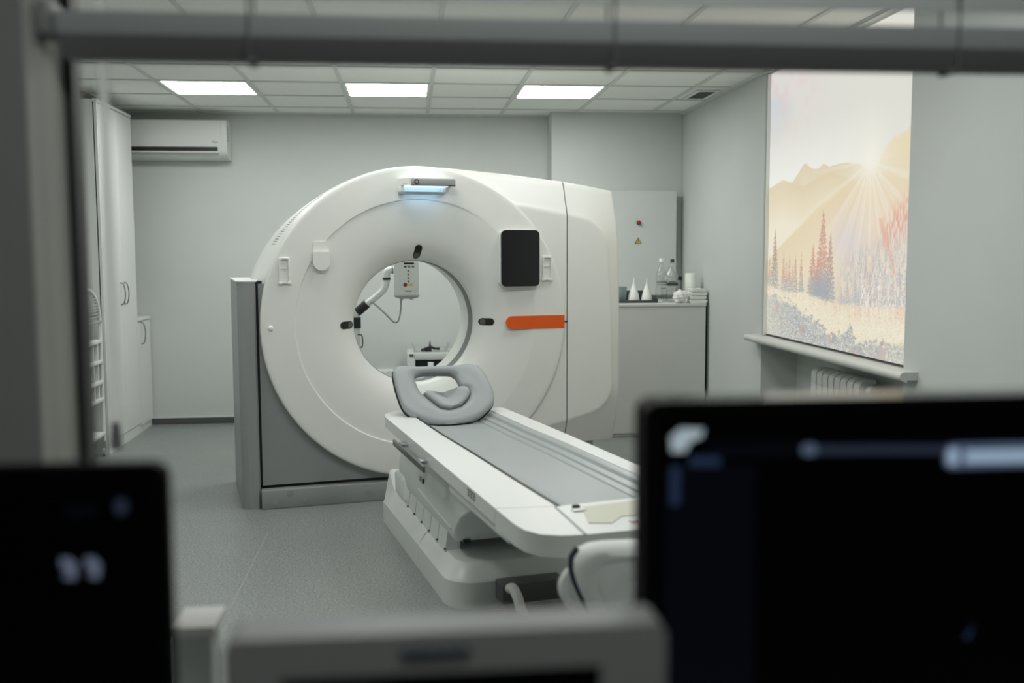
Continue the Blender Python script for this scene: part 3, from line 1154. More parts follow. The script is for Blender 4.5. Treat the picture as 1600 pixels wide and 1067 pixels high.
# front platform and raised rear of the base
rows = []
for z, hw_, y0, r in ((0.0, .305, -1.86, .12), (.108, .307, -1.862, .12), (.120, .300, -1.855, .115), (.166, .264, -1.815, .095), (.173, .256, -1.805, .09)):
    row = [(hw_, -1.2855, z)]
    for q in range(0, 91, 10):
        row.append((hw_-r+r*math.cos(math.radians(q)), y0+r-r*math.sin(math.radians(q)), z))
    for q in range(90, -1, -10):
        row.append((-hw_+r-r*math.cos(math.radians(q)), y0+r-r*math.sin(math.radians(q)), z))
    row.append((-hw_, -1.2855, z))
    rows.append(row)
t = grid(rows, closed=True)
t.faces.new([t.verts.new(p) for p in rows[-1]])
tob('base_front', t, 'table_white', smooth=28)
rb_ = bmesh.new()
rows = []
for y in (-.45, -.50, -.55, -.62, -.70, -.85, -1.0, -1.15, -1.283):
    h = .120
    zt = interp(y, [-1.3, -.72, -.55, -.45], [.172, .180, .215, .275])
    xi = .264
    rows.append([(-.306, y, 0), (-.307, y, h-.012), (-.300, y, h), (-xi-.008, y, zt-.010), (-xi+.004, y, zt), (xi-.004, y, zt), (xi+.008, y, zt-.010), (.300, y, h), (.307, y, h-.012), (.306, y, 0)])
grid(rows, bm=rb_)
for r in (rows[0], rows[-1]):
    rb_.faces.new([rb_.verts.new(p) for p in r])
tob('base_rear', rb_, 'table_white', smooth=28)
# lifting body
tob('lift_body', loft([(lambda x, y: .222+.012*max(0, (-y-1.3)/.4), -.240, .240, -1.70, -.72, .012),
                       (.26, -.256, .256, -1.735, -.68, .014), (.30, -.262, .262, -1.765, -.645, .014), (.365, -.259, .259, -1.835, -.64, .014),
                       (.43, -.248, .248, -1.965, -.66, .014), (.48, -.235, .235, -2.05, -.72, .014), (.53, -.215, .215, -2.10, -.78, .014)]), 'shade_white', smooth=24)
tob('body_shoulder', loft([(.20, -.272, .272, -.84, -.58, .03), (.29, -.276, .276, -.80, -.58, .03), (.305, -.266, .266, -.78, -.59, .03)]), 'shade_white', smooth=40)
# stepped apron plates between the base and the body, each lapping the next
for k in range(6):
    y1 = -.72-.148*k
    for sx in (-1, 1):
        t = bmesh.new()
        pr_ = [(y1, 0), (y1-.150, .004)]
        rows = [[(sx*(.262+o), y, .165), (sx*(.258+o), y, .195), (sx*(.246+o), y, .275), (sx*(.20), y, .30)] for y, o in pr_]
        rows.append([(sx*.20, y1-.150, .165), (sx*.20, y1-.150, .195), (sx*.20, y1-.150, .26), (sx*.20, y1-.150, .30)])
        grid(rows, bm=t)
        tob('apron_plate', t, 'shade_white', smooth=20)
    tob('plate_clip', box(-.270, -.262, y1-.154, y1-.149, .177, .184, .001), 'black')
tob('body_rib', tube([(-.263, -1.10, .318), (-.264, -1.40, .303), (-.262, -1.70, .292)], .004, 8), 'shade_white')
t = bmesh.new()
disc(0, 0, .012, -.004, .004, bm=t)
bmesh.ops.rotate(t, verts=t.verts, cent=(0, 0, 0), matrix=Matrix.Rotation(math.radians(90), 3, 'Z'))
bmesh.ops.translate(t, verts=t.verts, vec=(-.259, -1.19, .372))
tob('socket_plug', t, 'black')
t = bmesh.new()
disc(0, 0, .012, -.004, .004, bm=t)
bmesh.ops.rotate(t, verts=t.verts, cent=(0, 0, 0), matrix=Matrix.Rotation(math.radians(90), 3, 'Z'))
bmesh.ops.translate(t, verts=t.verts, vec=(-.259, -1.135, .372))
tob('socket_plug', t, 'grey_mid')
tob('bumper', box(-.215, -.185, -1.722, -1.70, .228, .243, .003), 'black')
# skirt below the rails
tob('skirt', prism([(-1.95, .506), (-2.69, .509), (-2.70, .546), (-1.95, .546)], 'x', -.330, .330, .004), 'shade_white')
tob('under_tray', box(-.26, .26, -2.72, -.75, .49, .538, .01), 'grey_mid')
# rails
tob('side_rail', prism([(-.205, -.545), (-.250, -.570), (-.300, -.610), (-.330, -.655), (-.343, -.72), (-.347, -2.60), (-.155, -2.635), (-.170, -2.22), (-.180, -1.75), (-.201, -1.26)], 'z', .548, .60, .012, 3), 'table_white')
tob('side_rail', prism([(.205, -.685), (.235, -.640), (.270, -.625), (.291, -.648), (.316, -1.114), (.331, -1.48), (.352, -2.16), (.356, -2.60), (.287, -2.60), (.281, -2.305), (.257, -1.67), (.229, -1.269)], 'z', .548, .60, .012, 3), 'table_white')
tob('foot_end', prism([(-.347, -2.604), (-.347, -2.80), (-.338, -2.87), (-.310, -2.925), (-.26, -2.955), (-.19, -2.968), (.19, -2.968), (.28, -2.955), (.335, -2.90), (.356, -2.80), (.356, -2.604), (.28, -2.604), (-.157, -2.638)], 'z', .535, .60, .012, 3), 'table_white')
# foot console inlay
fi = tob('console_inlay', prism([(-.085, -2.681), (.26, -2.64), (.26, -2.80), (.04, -2.826), (-.009, -2.821), (-.07, -2.885), (-.135, -2.863)], 'z', .598, .6025), 'cream')
tag(fi, 'cream inlay on the foot end')
tob('foot_seam', prism([(-.165, -2.642), (-.157, -2.642), (-.183, -2.968), (-.193, -2.968)], 'z', .597, .6015), 'grey_mid', smooth=0)
tob('foot_knob', box(-.118, -.095, -2.695, -.268*10+.003, .60, .612, .003), 'black')
tob('foot_clip', box(-.13, -.085, -2.73, -2.70, .60, .606, .003), 'table_white')
t = bmesh.new()
for a, b in (((-.012, -2.878), (-.006, -2.90)), ((-.006, -2.90), (0, -2.886)), ((0, -2.886), (.006, -2.90)), ((.006, -2.90), (.012, -2.878)),
             ((.018, -2.90), (.026, -2.878)), ((.026, -2.878), (.034, -2.90))):
    tube([(a[0], a[1], .6005), (b[0], b[1], .6005)], .0018, 4, bm=t)
tob('red_lettering', t, 'ink_red')
t = bmesh.new()
for k in range(3):
    for q in range(3):
        box(-.349, -.346, -2.285-.035*k-.012, -2.285-.035*k+(.006 if q else .012), .587-.010*q, .592-.010*q, bm=t)
tob('rail_print', t, 'ink', smooth=0)

# cradle: shallow trough with ridges on the far side
prof = [(0, .596), (.012, .596), (.03, .578), (.09, .563), (.25, .556), (.5, .554), (.74, .556), (.79, .557), (.80, .563), (.86, .566), (.87, .574), (.93, .578), (.945, .590), (.985, .597), (1, .597)]
LY, LX = [-2.635, -2.22, -1.75, -1.26, -.545], [-.150, -.166, -.177, -.197, -.203]
RY, RX = [-2.64, -2.305, -1.67, -1.269, -.64], [.287, .281, .257, .229, .203]
rows = []
for y in np.linspace(-2.64, -.56, 24):
    a, b = interp(y, LY, LX)+.006, interp(y, RY, RX)
    rows.append([(a+(b-a)*f, y, z) for f, z in prof])
tob('cradle', grid(rows), 'cradle', smooth=30)
rows = []
for y in np.linspace(-2.64, -.56, 12):
    a = interp(y, LY, LX)
    g = .010+.012*(-y-.56)/2.1
    rows.append([(a-.006, y, .5935), (a-.004, y, .602), (a+g*.4, y, .602), (a+g, y, .592)])
tob('cradle_edge', grid(rows), 'black', smooth=30)
# accessory rail on the left side
hr = tob('accessory_rail', box(-.385, -.374, -1.74, -1.13, .535, .562, .003), 'steel')
for y in (-1.25, -1.62):
    tob('rail_bracket', box(-.376, -.340, y-.03, y+.03, .550, .566, .004), 'chrome', hr)

# ------------------------------------------------------------------ head rest
B0 = Vector((0, -.80, .60))
A50 = math.radians(50)
UP = Vector((0, math.cos(A50), math.sin(A50)))
NN = Vector((0, -math.sin(A50), math.cos(A50)))


def hp(x, s, w_):
    w_ = w_+.35*max(0, abs(x+.04)-.10)**1.3
    p = B0+Vector((x, 0, 0))+UP*s+NN*w_
    p.z = max(p.z, .562)
    return p


def star(pts, c, n=72):
    """outline resampled by angle about c, lightly smoothed"""
    res = []
    N = len(pts)
    for k in range(n):
        a = 2*PI*k/n
        dx, dz = math.cos(a), math.sin(a)
        best = 0
        for i in range(N):
            x1, z1_ = pts[i][0]-c[0], pts[i][1]-c[1]
            x2, z2_ = pts[(i+1) % N][0]-c[0], pts[(i+1) % N][1]-c[1]
            den = dx*(z2_-z1_)-dz*(x2-x1)
            if abs(den) < 1e-9:
                continue
            t_ = (x1*(z2_-z1_)-z1_*(x2-x1))/den
            s_ = (x1*dz-z1_*dx)/den
            if t_ > 0 and -1e-6 <= s_ <= 1+1e-6:
                best = max(best, t_)
        res.append(best)
    sm = [(res[k-1]+2*res[k]+res[(k+1) % n])/4 for k in range(n)]
    return [(c[0]+sm[k]*math.cos(2*PI*k/n), c[1]+sm[k]*math.sin(2*PI*k/n)) for k in range(n)]


OUT = [(-.264, .048), (-.282, .151), (-.286, .222), (-.285, .27), (-.268, .290), (-.233, .297), (-.197, .292), (-.16, .294), (-.068, .294), (.015, .293), (.083, .297), (.133, .293), (.168, .274), (.191, .212), (.205, .134), (.208, .076), (.196, .044), (.175, .022), (.121, -.019), (.038, -.046), (-.045, -.057), (-.123, -.043), (-.198, -.011), (-.237, .019)]
HOLE = [(-.179, .231), (-.163, .247), (-.128, .256), (-.054, .256), (.012, .251), (.038, .232), (.048, .195), (.058, .168), (.088, .159), (.094, .126), (.075, .089), (.036, .053), (-.029, .036), (-.076, .048), (-.123, .105), (-.164, .154)]
PAD = [(-.160, .156), (-.132, .152), (-.087, .131), (-.054, .128), (.007, .150), (.055, .168), (.087, .160), (.096, .126), (.074, .092), (.034, .054), (-.028, .035), (-.073, .049), (-.121, .103)]
cc = (-.04, .16)
o_, h_ = star(OUT, cc), star(HOLE, cc)
hd = thing('head_rest', 'grey padded head rest with an oval opening at the head end of the scanner table', 'head rest', gw(0, -.80, .56), GA)
HO = (0, .80, -.56)


def mixp(a, b, f):
    return [(p[0]+(q[0]-p[0])*f, p[1]+(q[1]-p[1])*f) for p, q in zip(a, b)]


lev = [(mixp(o_, h_, .03), -.035), (o_, -.022), (o_, -.008), (mixp(o_, h_, .04), .003), (mixp(o_, h_, .14), .010), (mixp(o_, h_, .4), .015), (mixp(o_, h_, .7), .013), (mixp(o_, h_, .92), .004), (h_, -.008), (mixp(o_, h_, 1.0), -.035), (mixp(o_, h_, .03), -.035)]
rows = [[hp(x, s, w_) for x, s in L] for L, w_ in lev]
obj('foam_frame', grid(rows, closed=True), 'cushion', hd, HO, 70)
os_ = [(cc[0]+(x-cc[0])*1.012, cc[1]+(s-cc[1])*1.012) for x, s in o_]
lev = [(os_, -.034), (os_, -.040), (mixp(os_, h_, .9), -.042), (mixp(os_, h_, .9), -.034), (os_, -.034)]
obj('backing_shell', grid([[hp(x, s, w_) for x, s in L] for L, w_ in lev], closed=True), 'joint', hd, HO, 30)
pc = (-.02, .095)
p_ = star(PAD, pc, 60)
lev = [(1.0, -.03), (1.0, .0), (.97, .010), (.88, .018), (.6, .014), (.3, .008), (.02, .006)]
rows = [[hp(pc[0]+(x-pc[0])*f, pc[1]+(s-pc[1])*f, w_) for x, s in p_] for f, w_ in lev]
pd = obj('neck_pad', grid(rows, closed=True), 'cushion', hd, HO, 70)
tag(pd, 'crescent neck pad in the opening')
obj('holder_arm', box(-.15, .10, -.78, -.60, .562, .578, .006), 'joint', hd, HO)

# ------------------------------------------------------------------ box and hose at the base
tob('socket_box', box(-.125, .135, -1.955, -1.862, .040, .120, .006), 'base_dark')
hs_ = obj('floor_hose', tube(smooth_path([gw(-.095, -1.956, .105), gw(-.092, -1.99, .115), gw(-.088, -2.03, .095), gw(-.08, -2.08, .04), gw(-.07, -2.15, .022), gw(-.02, -2.45, .021), gw(.02, -2.75, .021)]), .02, 12), 'hose')
tag(hs_, 'thick white hose running from the dark box on the table base to the floor', 'hose')

# ------------------------------------------------------------------ padded chair by the table foot
ch = thing('padded_chair', 'white padded chair back with navy piping by the foot of the scanner table', 'chair', (.648, 2.24, 0), 0)
prof_ = [(-.190, -.10), (-.205, .10), (-.225, .20), (-.262, .275), (-.282, .335), (-.262, .368), (-.22, .377), (.15, .377), (.215, .36), (.24, .30), (.235, .0), (.22, -.10)]
pr_ = star(prof_, (0.02, .16), 90)
lev = [(.02, .10), (.8, .10), (.95, .095), (1.0, .075), (1.0, .045), (.97, .018), (.91, .004), (.86, .012), (.835, .020), (.80, .008), (.72, -.004), (.66, .006), (.64, .010), (.61, .002), (.40, -.010), (.02, -.012)]
rows = [[(.02+(x-.02)*f, y, .35+.16+(z-.16)*f) for x, z in pr_] for f, y in lev]
obj('backrest', grid(rows, closed=True), 'pad_white', ch, smooth=70)
pp = [Vector((.02+(x-.02)*1.004, .060, .35+.16+(z-.16)*1.004)) for x, z in pr_]
pp = [p for p in pp if p.x < -.12 and p.z < .715]
pp.sort(key=lambda p: -p.z)
obj('piping', tube(pp, .010, 8), 'navy', ch)
obj('side_flap', tube(smooth_path([(-.245, .12, .66), (-.272, .13, .61), (-.255, .13, .565), (-.21, .12, .52)]), [.012+.016*math.sin(PI*min(1, k/24)) for k in range(25)], 10), 'pad_white', ch)
obj('seat', box(-.21, .23, -.40, .06, .33, .43, .03, 3), 'pad_white', ch)
for x in (-.18, .20):
    for y in (-.36, .03):
        obj('leg', tube([(x, y, 0), (x, y, .34)], .014, 10), 'chrome', ch)

# ================================================================== LEFT SIDE FURNITURE
wd = thing('wardrobe', 'tall white wardrobe with two doors against the left wall', 'wardrobe', (-2.37, 7.684, 0))
wo = (2.37, -7.684, 0)
WX = -2.09
cb_ = bmesh.new()
box(XL+.005, WX-.019, 7.258, 8.109, .0, 2.445, .002, 1, bm=cb_)
obj('carcass', cb_, 'cabinet', wd, wo)
obj('side_post', box(WX-.03, WX-.001, 7.258, 7.285, 0, 2.445, .002, 1), 'cabinet', wd, wo)
obj('top_panel', box(WX-.03, WX+.003, 7.256, 8.111, 2.425, 2.447, .002, 1), 'cabinet', wd, wo)
obj('toe_board', box(WX-.03, WX-.006, 7.285, 8.109, 0, .072), 'cabinet', wd, wo)


def bow(y, z0, z1, x):
    return tube(smooth_path([(x, y, z0), (x+.022, y, z0+.012), (x+.034, y, (z0+z1)/2), (x+.022, y, z1-.012), (x, y, z1)], 6), .0045, 8)


for (a, b, hy) in ((7.291, 7.700, 7.665), (7.704, 8.105, 7.76)):
    d_ = obj('door', box(WX-.018, WX, a, b, .078, 2.420, .002, 1), 'cabinet', wd, wo)
    obj('handle', bow(hy, 1.025, 1.185, WX), 'steel', d_, wo)

lc = thing('low_cabinet', 'waist high white one-door cabinet between the wardrobe and the back wall', 'cabinet', (-2.37, 8.30, 0))
lo_ = (2.37, -8.30, 0)
obj('carcass', box(XL+.005, WX-.019, 8.116, 8.478, .0, .872, .002, 1), 'cabinet', lc, lo_)
obj('worktop', box(XL+.005, WX+.008, 8.112, 8.482, .872, .894, .003, 1), 'cabinet', lc, lo_)
obj('toe_board', box(WX-.03, WX-.012, 8.116, 8.478, 0, .05), 'cabinet', lc, lo_)
d_ = obj('door', box(WX-.018, WX, 8.120, 8.476, .054, .866, .002, 1), 'cabinet', lc, lo_)
obj('handle', bow(8.19, .69, .86, WX), 'steel', d_, lo_)

# white rack with an arched slatted top
rk = thing('storage_rack', 'white rack with an arched slatted top and open compartments beside the wardrobe', 'rack', (-2.22, 6.95, 0))
ro = (2.22, -6.95, 0)
arch = [(7.205, .945)]+[(6.93+.275*math.cos(math.radians(a)), .945+.215*math.sin(math.radians(a))) for a in range(12, 180, 12)]+[(6.655, .945)]
t = tube([(-2.11, y, z) for y, z in [(7.205, .10)]+arch+[(6.655, .10)]], .013, 8)
obj('front_frame', t, 'cabinet', rk, ro)
obj('rear_frame', tube([(-2.34, y, z) for y, z in [(7.205, .10)]+arch+[(6.655, .10)]], .013, 8), 'cabinet', rk, ro)
for k in range(9):
    z = .965+.021*k
    hw_ = .265*math.sqrt(max(.02, 1-((z-.945)/.215)**2))
    obj('slat', box(-2.122, -2.104, 6.93-hw_, 6.93+hw_, z, z+.012), 'grey_mid', rk, ro, smooth=0)
obj('arch_backing', box(-2.13, -2.124, 6.67, 7.19, .945, 1.0), 'cabinet', rk, ro, smooth=0)
obj('rail', box(-2.13, -2.095, 6.66, 7.20, .925, .945, .003), 'grey_mid', rk, ro)
for z in (.80, .66, .52, .40, .16):
    obj('shelf', box(-2.345, -2.098, 6.66, 7.20, z-.012, z+.012, .003), 'cabinet', rk, ro)
for y in (6.84, 7.02, 7.12):
    obj('divider', box(-2.34, -2.105, y-.008, y+.008, .40, .80), 'cabinet', rk, ro, smooth=0)
obj('back_panel', box(-2.352, -2.345, 6.66, 7.20, .12, .94), 'cabinet', rk, ro, smooth=0)
for x in (-2.11, -2.34):
    for y in (6.655, 7.205):
        t = tube([(x-.008, y, .03), (x+.008, y, .03)], .03, 14)
        box(x-.012, x+.012, y-.012, y+.012, .03, .11, bm=t)
        obj('caster', t, 'grey_mid', rk, ro)

# air conditioner
ac = thing('air_conditioner', 'white wall air conditioner with a dark outlet slot above the wardrobe end', 'air conditioner', (-1.9, 8.39, 2.13))
ao = (1.9, -8.39, -2.13)
pf = [(8.495, 2.135), (8.495, 2.44), (8.31, 2.44), (8.285, 2.432), (8.28, 2.41), (8.28, 2.205), (8.30, 2.172), (8.36, 2.14)]
obj('body', prism(pf, 'x', -2.38, -1.452, .006), 'ac', ac, ao)
obj('end_cap', prism([(y+(.004 if y < 8.4 else 0), z) for y, z in pf], 'x', -1.4515, -1.408, .012, 3), 'ac', ac, ao)
obj('outlet_slot', prism([(8.2735, 2.191), (8.275, 2.228), (8.30, 2.228), (8.30, 2.19)], 'x', -2.34, -1.478), 'black', ac, ao, 0)
obj('flap', prism([(8.272, 2.183), (8.272, 2.192), (8.31, 2.19), (8.31, 2.18)], 'x', -2.345, -1.475, .002), 'ac', ac, ao)
obj('flap_gap', prism([(8.277, 2.174), (8.277, 2.182), (8.32, 2.182), (8.32, 2.172)], 'x', -2.345, -1.472), 'grey_mid', ac, ao, 0)
t = bmesh.new()
for k in range(5):
    box(-1.515+.008*k, -1.510+.008*k, 8.2785, 8.281, 2.262, 2.268+(.004 if k == 0 else 0), bm=t)
obj('print', t, 'ink_dark', ac, ao, 0)
t = bmesh.new()
for k in range(7):
    box(-1.409, -1.4065, 8.33, 8.35, 2.28+.017*k, 2.288+.017*k, bm=t)
obj('side_print', t, 'ink', ac, ao, 0)

# ================================================================== THROUGH THE BORE
ij = thing('contrast_injector', 'white contrast injector head on a jointed white arm seen through the bore', 'injector', (-.36, 7.02, 0))
io = (.36, -7.02, 0)
obj('stand_base', loft([(0, -.60, -.12, 6.82, 7.26, .1), (.07, -.59, -.13, 6.83, 7.25, .1), (.09, -.5, -.22, 6.92, 7.16, .1)]), 'shade_white', ij, io)
obj('pole', tube([(-.36, 7.05, .08), (-.36, 7.05, .88)], .024, 12), 'shade_white', ij, io)
obj('pole_collar', tube([(-.36, 7.05, .88), (-.36, 7.05, .955)], .030, 12), 'black', ij, io)
obj('pole_top', tube(smooth_path([(-.36, 7.05, .95), (-.36, 7.04, .975), (-.345, 7.03, .995)]), .024, 12), 'shade_white', ij, io)
obj('joint_sleeve', tube([(-.352, 7.03, .992), (-.285, 7.02, 1.050)], .031, 12), 'black', ij, io)
obj('arm', tube(smooth_path([(-.29, 7.02, 1.045), (-.225, 7.01, 1.095), (-.175, 7.0, 1.14), (-.153, 7.0, 1.185), (-.149, 7.0, 1.215)]), .023, 12), 'shade_white', ij, io)
obj('arm_band', tube([(-.149, 7.0, 1.212), (-.149, 7.0, 1.228)], .028, 12), 'black', ij, io)
obj('elbow', tube(smooth_path([(-.149, 7.0, 1.225), (-.147, 7.0, 1.262), (-.128, 7.0, 1.279), (-.08, 7.0, 1.28)]), .024, 12), 'shade_white', ij, io)
obj('arm_band', tube([(-.112, 7.0, 1.28), (-.106, 7.0, 1.28)], .027, 12), 'black', ij, io)
hdj = obj('injector_head', prism(rrect(-.098, .069, 1.105, 1.345, .008, 3), 'y', 6.94, 7.08, .006), 'shade_white', ij, io)
obj('face_panel', prism([(-.050, 1.345), (.068, 1.345), (.062, 1.17), (.035, 1.145), (-.02, 1.145), (-.052, 1.165)], 'y', 6.930, 6.945, .004), 'table_white', hdj, io)
obj('display', box(-.030, .038, 6.927, 6.932, 1.318, 1.330), 'black', hdj, io, 0)
for k in range(3):
    obj('key', box(-.030+.026*k, -.012+.026*k, 6.927, 6.932, 1.296, 1.308, .002), ('ink_dark', 'ink', 'ink')[k], hdj, io, 0)
for k in range(4):
    obj('key', disc(-.001, 1.274-.024*k, .0055, 6.927, 6.932, 12), 'ink_dark', hdj, io, 0)
obj('stop_key', disc(-.022, 1.180, .013, 6.926, 6.932, 16), 'red', hdj, io)
obj('start_key', prism(rrect(.004, .030, 1.172, 1.187, .006), 'y', 6.926, 6.932), 'yellow_dim', hdj, io)
t = bmesh.new()
for k in range(5):
    box(-.022+.008*k, -.016+.008*k, 6.938, 6.941, 1.133, 1.138, bm=t)
obj('print', t, 'ink', hdj, io, 0)
obj('lower_tray', prism([(-.10, 1.105), (.073, 1.105), (.06, 1.092), (.03, 1.085), (.02, 1.075), (.0, 1.085), (-.03, 1.085), (-.045, 1.075), (-.06, 1.085), (-.085, 1.092)], 'y', 6.93, 7.09), 'grey_mid', hdj, io)
obj('cable', tube(smooth_path([(-.262, 7.0, 1.065), (-.235, 6.99, 1.05), (-.19, 6.98, 1.01), (-.145, 6.98, .965), (-.105, 6.98, .925), (-.075, 6.98, .93), (-.058, 6.98, .99), (-.052, 6.99, 1.08)]), .0055, 8), 'grey_mid', ij, io)
obj('hook', tube(smooth_path([(-.352, 7.0, .84), (-.325, 7.0, .835), (-.318, 7.0, .80), (-.322, 7.0, .755), (-.335, 7.0, .755)]), .005, 6), 'ink_dark', ij, io)

# grey trolley at the back wall
tr = thing('equipment_trolley', 'pale grey trolley with dark compartments at the back wall behind the bore', 'trolley', (.17, 8.25, 0))
to_ = (-.17, -8.25, 0)
fbm = bmesh.new()
box(-.02, .045, 8.06, 8.44, .03, .60, .006, bm=fbm)
box(.305, .37, 8.06, 8.44, .03, .60, .006, bm=fbm)
box(.03, .32, 8.06, 8.44, .545, .60, .006, bm=fbm)
box(.03, .32, 8.40, 8.44, .03, .56, bm=fbm)
box(.03, .32, 8.06, 8.44, .03, .12, bm=fbm)
obj('frame', fbm, 'ebox', tr, to_)
obj('compartment', box(.045, .305, 8.09, 8.40, .12, .55), 'joint', tr, to_, 0)
obj('label_plate', box(.0, .03, 8.055, 8.062, .575, .592), 'ink_dark', tr, to_, 0)
obj('label_plate', box(.325, .352, 8.055, 8.062, .572, .590), 'ink_dark', tr, to_, 0)
obj('white_block', box(.145, .19, 8.05, 8.09, .40, .525, .004), 'table_white', tr, to_)
for x in (.01, .34):
    for y in (8.10, 8.40):
        obj('caster', tube([(x-.01, y, .018), (x+.01, y, .018)], .018, 12), 'black', tr, to_)
by = obj('clear_tray', prism([(.05, .60), (.02, .665), (.025, .665), (.055, .606), (.285, .606), (.315, .665), (.32, .665), (.29, .60)], 'y', 8.10, 8.30), 'bottle')
tag(by, 'clear plastic tray on top of the grey trolley behind the bore', 'tray')
t = bmesh.new()
tube(smooth_path([(.10, 8.2, .612), (.13, 8.15, .625), (.17, 8.14, .64), (.2, 8.17, .625), (.24, 8.2, .62)]), .010, 8, bm=t)
lathe([(.0, .606), (.014, .606), (.012, .64), (.006, .66), (.004, .685), (0, .685)], (.165, 8.17), 10, bm=t)
lathe([(.0, .606), (.016, .606), (.014, .635), (.0, .64)], (.135, 8.16), 10, bm=t)
tl = obj('black_tubing', t, 'black')
tag(tl, 'coiled black tubing lying in the clear tray on the trolley', 'tubing')
sk = thing('socket_strip', 'white double power socket low on the back wall behind the bore', 'socket', (-.2, 8.5, .38))
obj('plate', box(-.07, .07, -.035, 0, -.045, .045, .006), 'lamp_frame', sk)
for x in (-.034, .034):
    t = bmesh.new()
    n = 16
    grid([[(x+r*math.cos(2*PI*k/n), y, r*math.sin(2*PI*k/n)) for k in range(n)] for r, y in ((.027, -.037), (.025, -.038), (.022, -.030), (.001, -.030))], bm=t, closed=True)
    obj('outlet', t, 'grey_mid', sk)

# ================================================================== RIGHT CORNER
rc = thing('side_cabinet', 'pale grey waist-high cabinet against the wall in the right corner', 'cabinet', (1.75, 7.85, 0))
rco = (-1.75, -7.85, 0)
obj('carcass', box(1.30, 2.222, 7.47, 8.25, .0, .985, .002, 1), 'cab_grey', rc, rco)
obj('worktop', box(1.295, 2.226, 7.445, 8.255, .985, 1.008, .003, 1), 'cab_grey', rc, rco)
obj('front_panel', box(1.30, 2.222, 7.450, 7.468, .03, .982, .002, 1), 'cab_grey', rc, rco)
obj('gap_strip', box(2.226, 2.246, 7.50, 8.24, 0, .99), 'joint', rc, rco, 0)

eb = thing('electrical_cabinet', 'shallow pale grey electrical wall cabinet above the side cabinet', 'cabinet', (1.78, 8.15, 1.44))
eo = (-1.78, -8.15, -1.44)
YE = 8.16
obj('housing', box(1.40, 2.165, YE+.028, 8.26, 1.04, 1.885, .004, 1), 'ebox', eb, eo)
obj('door', box(1.40, 2.181, YE, YE+.026, 1.04, 1.887, .004, 1), 'ebox', eb, eo)
eb_ = bmesh.new()
disc(1.866, 1.629, .018, YE-.012, YE+.002, bm=eb_)
obj('switch_ring', eb_, 'ink_dark', eb, eo)
obj('red_switch', disc(1.863, 1.631, .013, YE-.03, YE-.011), 'red', eb, eo)
obj('warning_sign', prism([(1.837, 1.463), (1.887, 1.463), (1.862, 1.507)], 'y', YE-.003, YE+.001), 'yellow', eb, eo, 0)
t = bmesh.new()
tube([(1.837, YE-.003, 1.463), (1.887, YE-.003, 1.463), (1.862, YE-.003, 1.507), (1.837, YE-.003, 1.463)], .003, 4, bm=t)
tube([(1.864, YE-.004, 1.495), (1.858, YE-.004, 1.481), (1.865, YE-.004, 1.481), (1.861, YE-.004, 1.469)], .0025, 4, bm=t)
obj('sign_border', t, 'ink_dark', eb, eo, 0)

TOPZ = 1.008
# tray, cup, funnels
ty = thing('dark_tray', 'flat dark tray under the two white funnels on the side cabinet', 'tray', (1.70, 7.70, TOPZ))
t = bmesh.new()
box(-.19, .185, -.13, .16, 0, .012, .003, bm=t)
box(-.19, .185, .15, .16, .008, .085, .002, bm=t)
box(-.19, .185, -.13, -.122, .008, .022, .002, bm=t)
box(-.19, -.18, -.13, .16, .008, .03, .002, bm=t)
box(.175, .185, -.13, .16, .008, .03, .002, bm=t)
obj('tray_pan', t, 'tray', ty)
cu = obj('plastic_cup', lathe([(0, 0), (.042, 0), (.045, .004), (.050, .105), (.053, .108), (.050, .110), (.047, .108), (.042, .008), (0, .008)], n=24), 'cup', loc=(1.612, 7.66, TOPZ+.0125))
tag(cu, 'blue-grey plastic cup beside the scanner edge on the side cabinet', 'cup')
for k, (x, y, lab, sc) in enumerate(((1.712, 7.64, 'white upturned funnel next to the blue-grey cup', 1), (1.812, 7.63, 'white upturned funnel next to the white-capped bottle', .97))):
    f = thing('funnel', lab, 'funnel', (x, y, TOPZ+.0125), .3*k, group='white funnels on the dark tray')
    n = 28
    pf_ = [(.045*sc, .002), (.044*sc, .012), (.038*sc, .045), (.026*sc, .082), (.013*sc, .112), (.0075*sc, .130), (.005*sc, .150), (.0035*sc, .178), (.002, .178), (.003, .15), (.006, .128), (.024, .08), (.040, .012), (.043, .002), (.045*sc, .002)]
    obj('cone', lathe(pf_, n=n), 'funnel', f)
    obj('rim', lathe([(.044*sc, 0), (.047*sc, 0), (.047*sc, .006), (.044*sc, .006)], n=n), 'funnel', f)
# bottles
for (x, y, cap, h, lab) in ((1.916, 7.60, 'paper', .335, 'tall clear plastic bottle with a white cap, nearest the funnels'), (2.006, 7.62, 'navy_cap', .330, 'tall clear plastic bottle with a dark navy cap beside the towels')):
    b = thing('plastic_bottle', lab, 'bottle', (x, y, TOPZ), group='clear bottles on the side cabinet')
    R_ = .043
    pf_ = [(0, .004), (.03, 0), (R_-.004, .004), (R_, .015), (R_, .11), (R_-.004, .115), (R_-.004, .165), (R_, .17), (R_, .20), (R_-.008, .232), (.022, .268), (.014, .292), (.0125, .318)]
    obj('body', lathe(pf_, n=28), 'bottle', b)
    obj('cap', lathe([(0, h-.026), (.0155, h-.026), (.0155, h-.004), (.013, h), (0, h)], n=18), cap, b)
    t = bmesh.new()
    n = 20
    for (z0, z1_, a0, a1) in (((.150, .163, 200, 330), (.135, .142, 210, 330), (.105, .112, 250, 300)) if cap == 'paper' else ((.128, .152, 180, 340), (.155, .162, 220, 300))):
        rows = [[((R_+.001)*math.cos(math.radians(a0+(a1-a0)*q/n)), (R_+.001)*math.sin(math.radians(a0+(a1-a0)*q/n)), z) for q in range(n+1)] for z in (z0, z1_)]
        grid(rows, bm=t)
    obj('printed_band', t, 'ink' if cap == 'paper' else 'ink_dark', b)
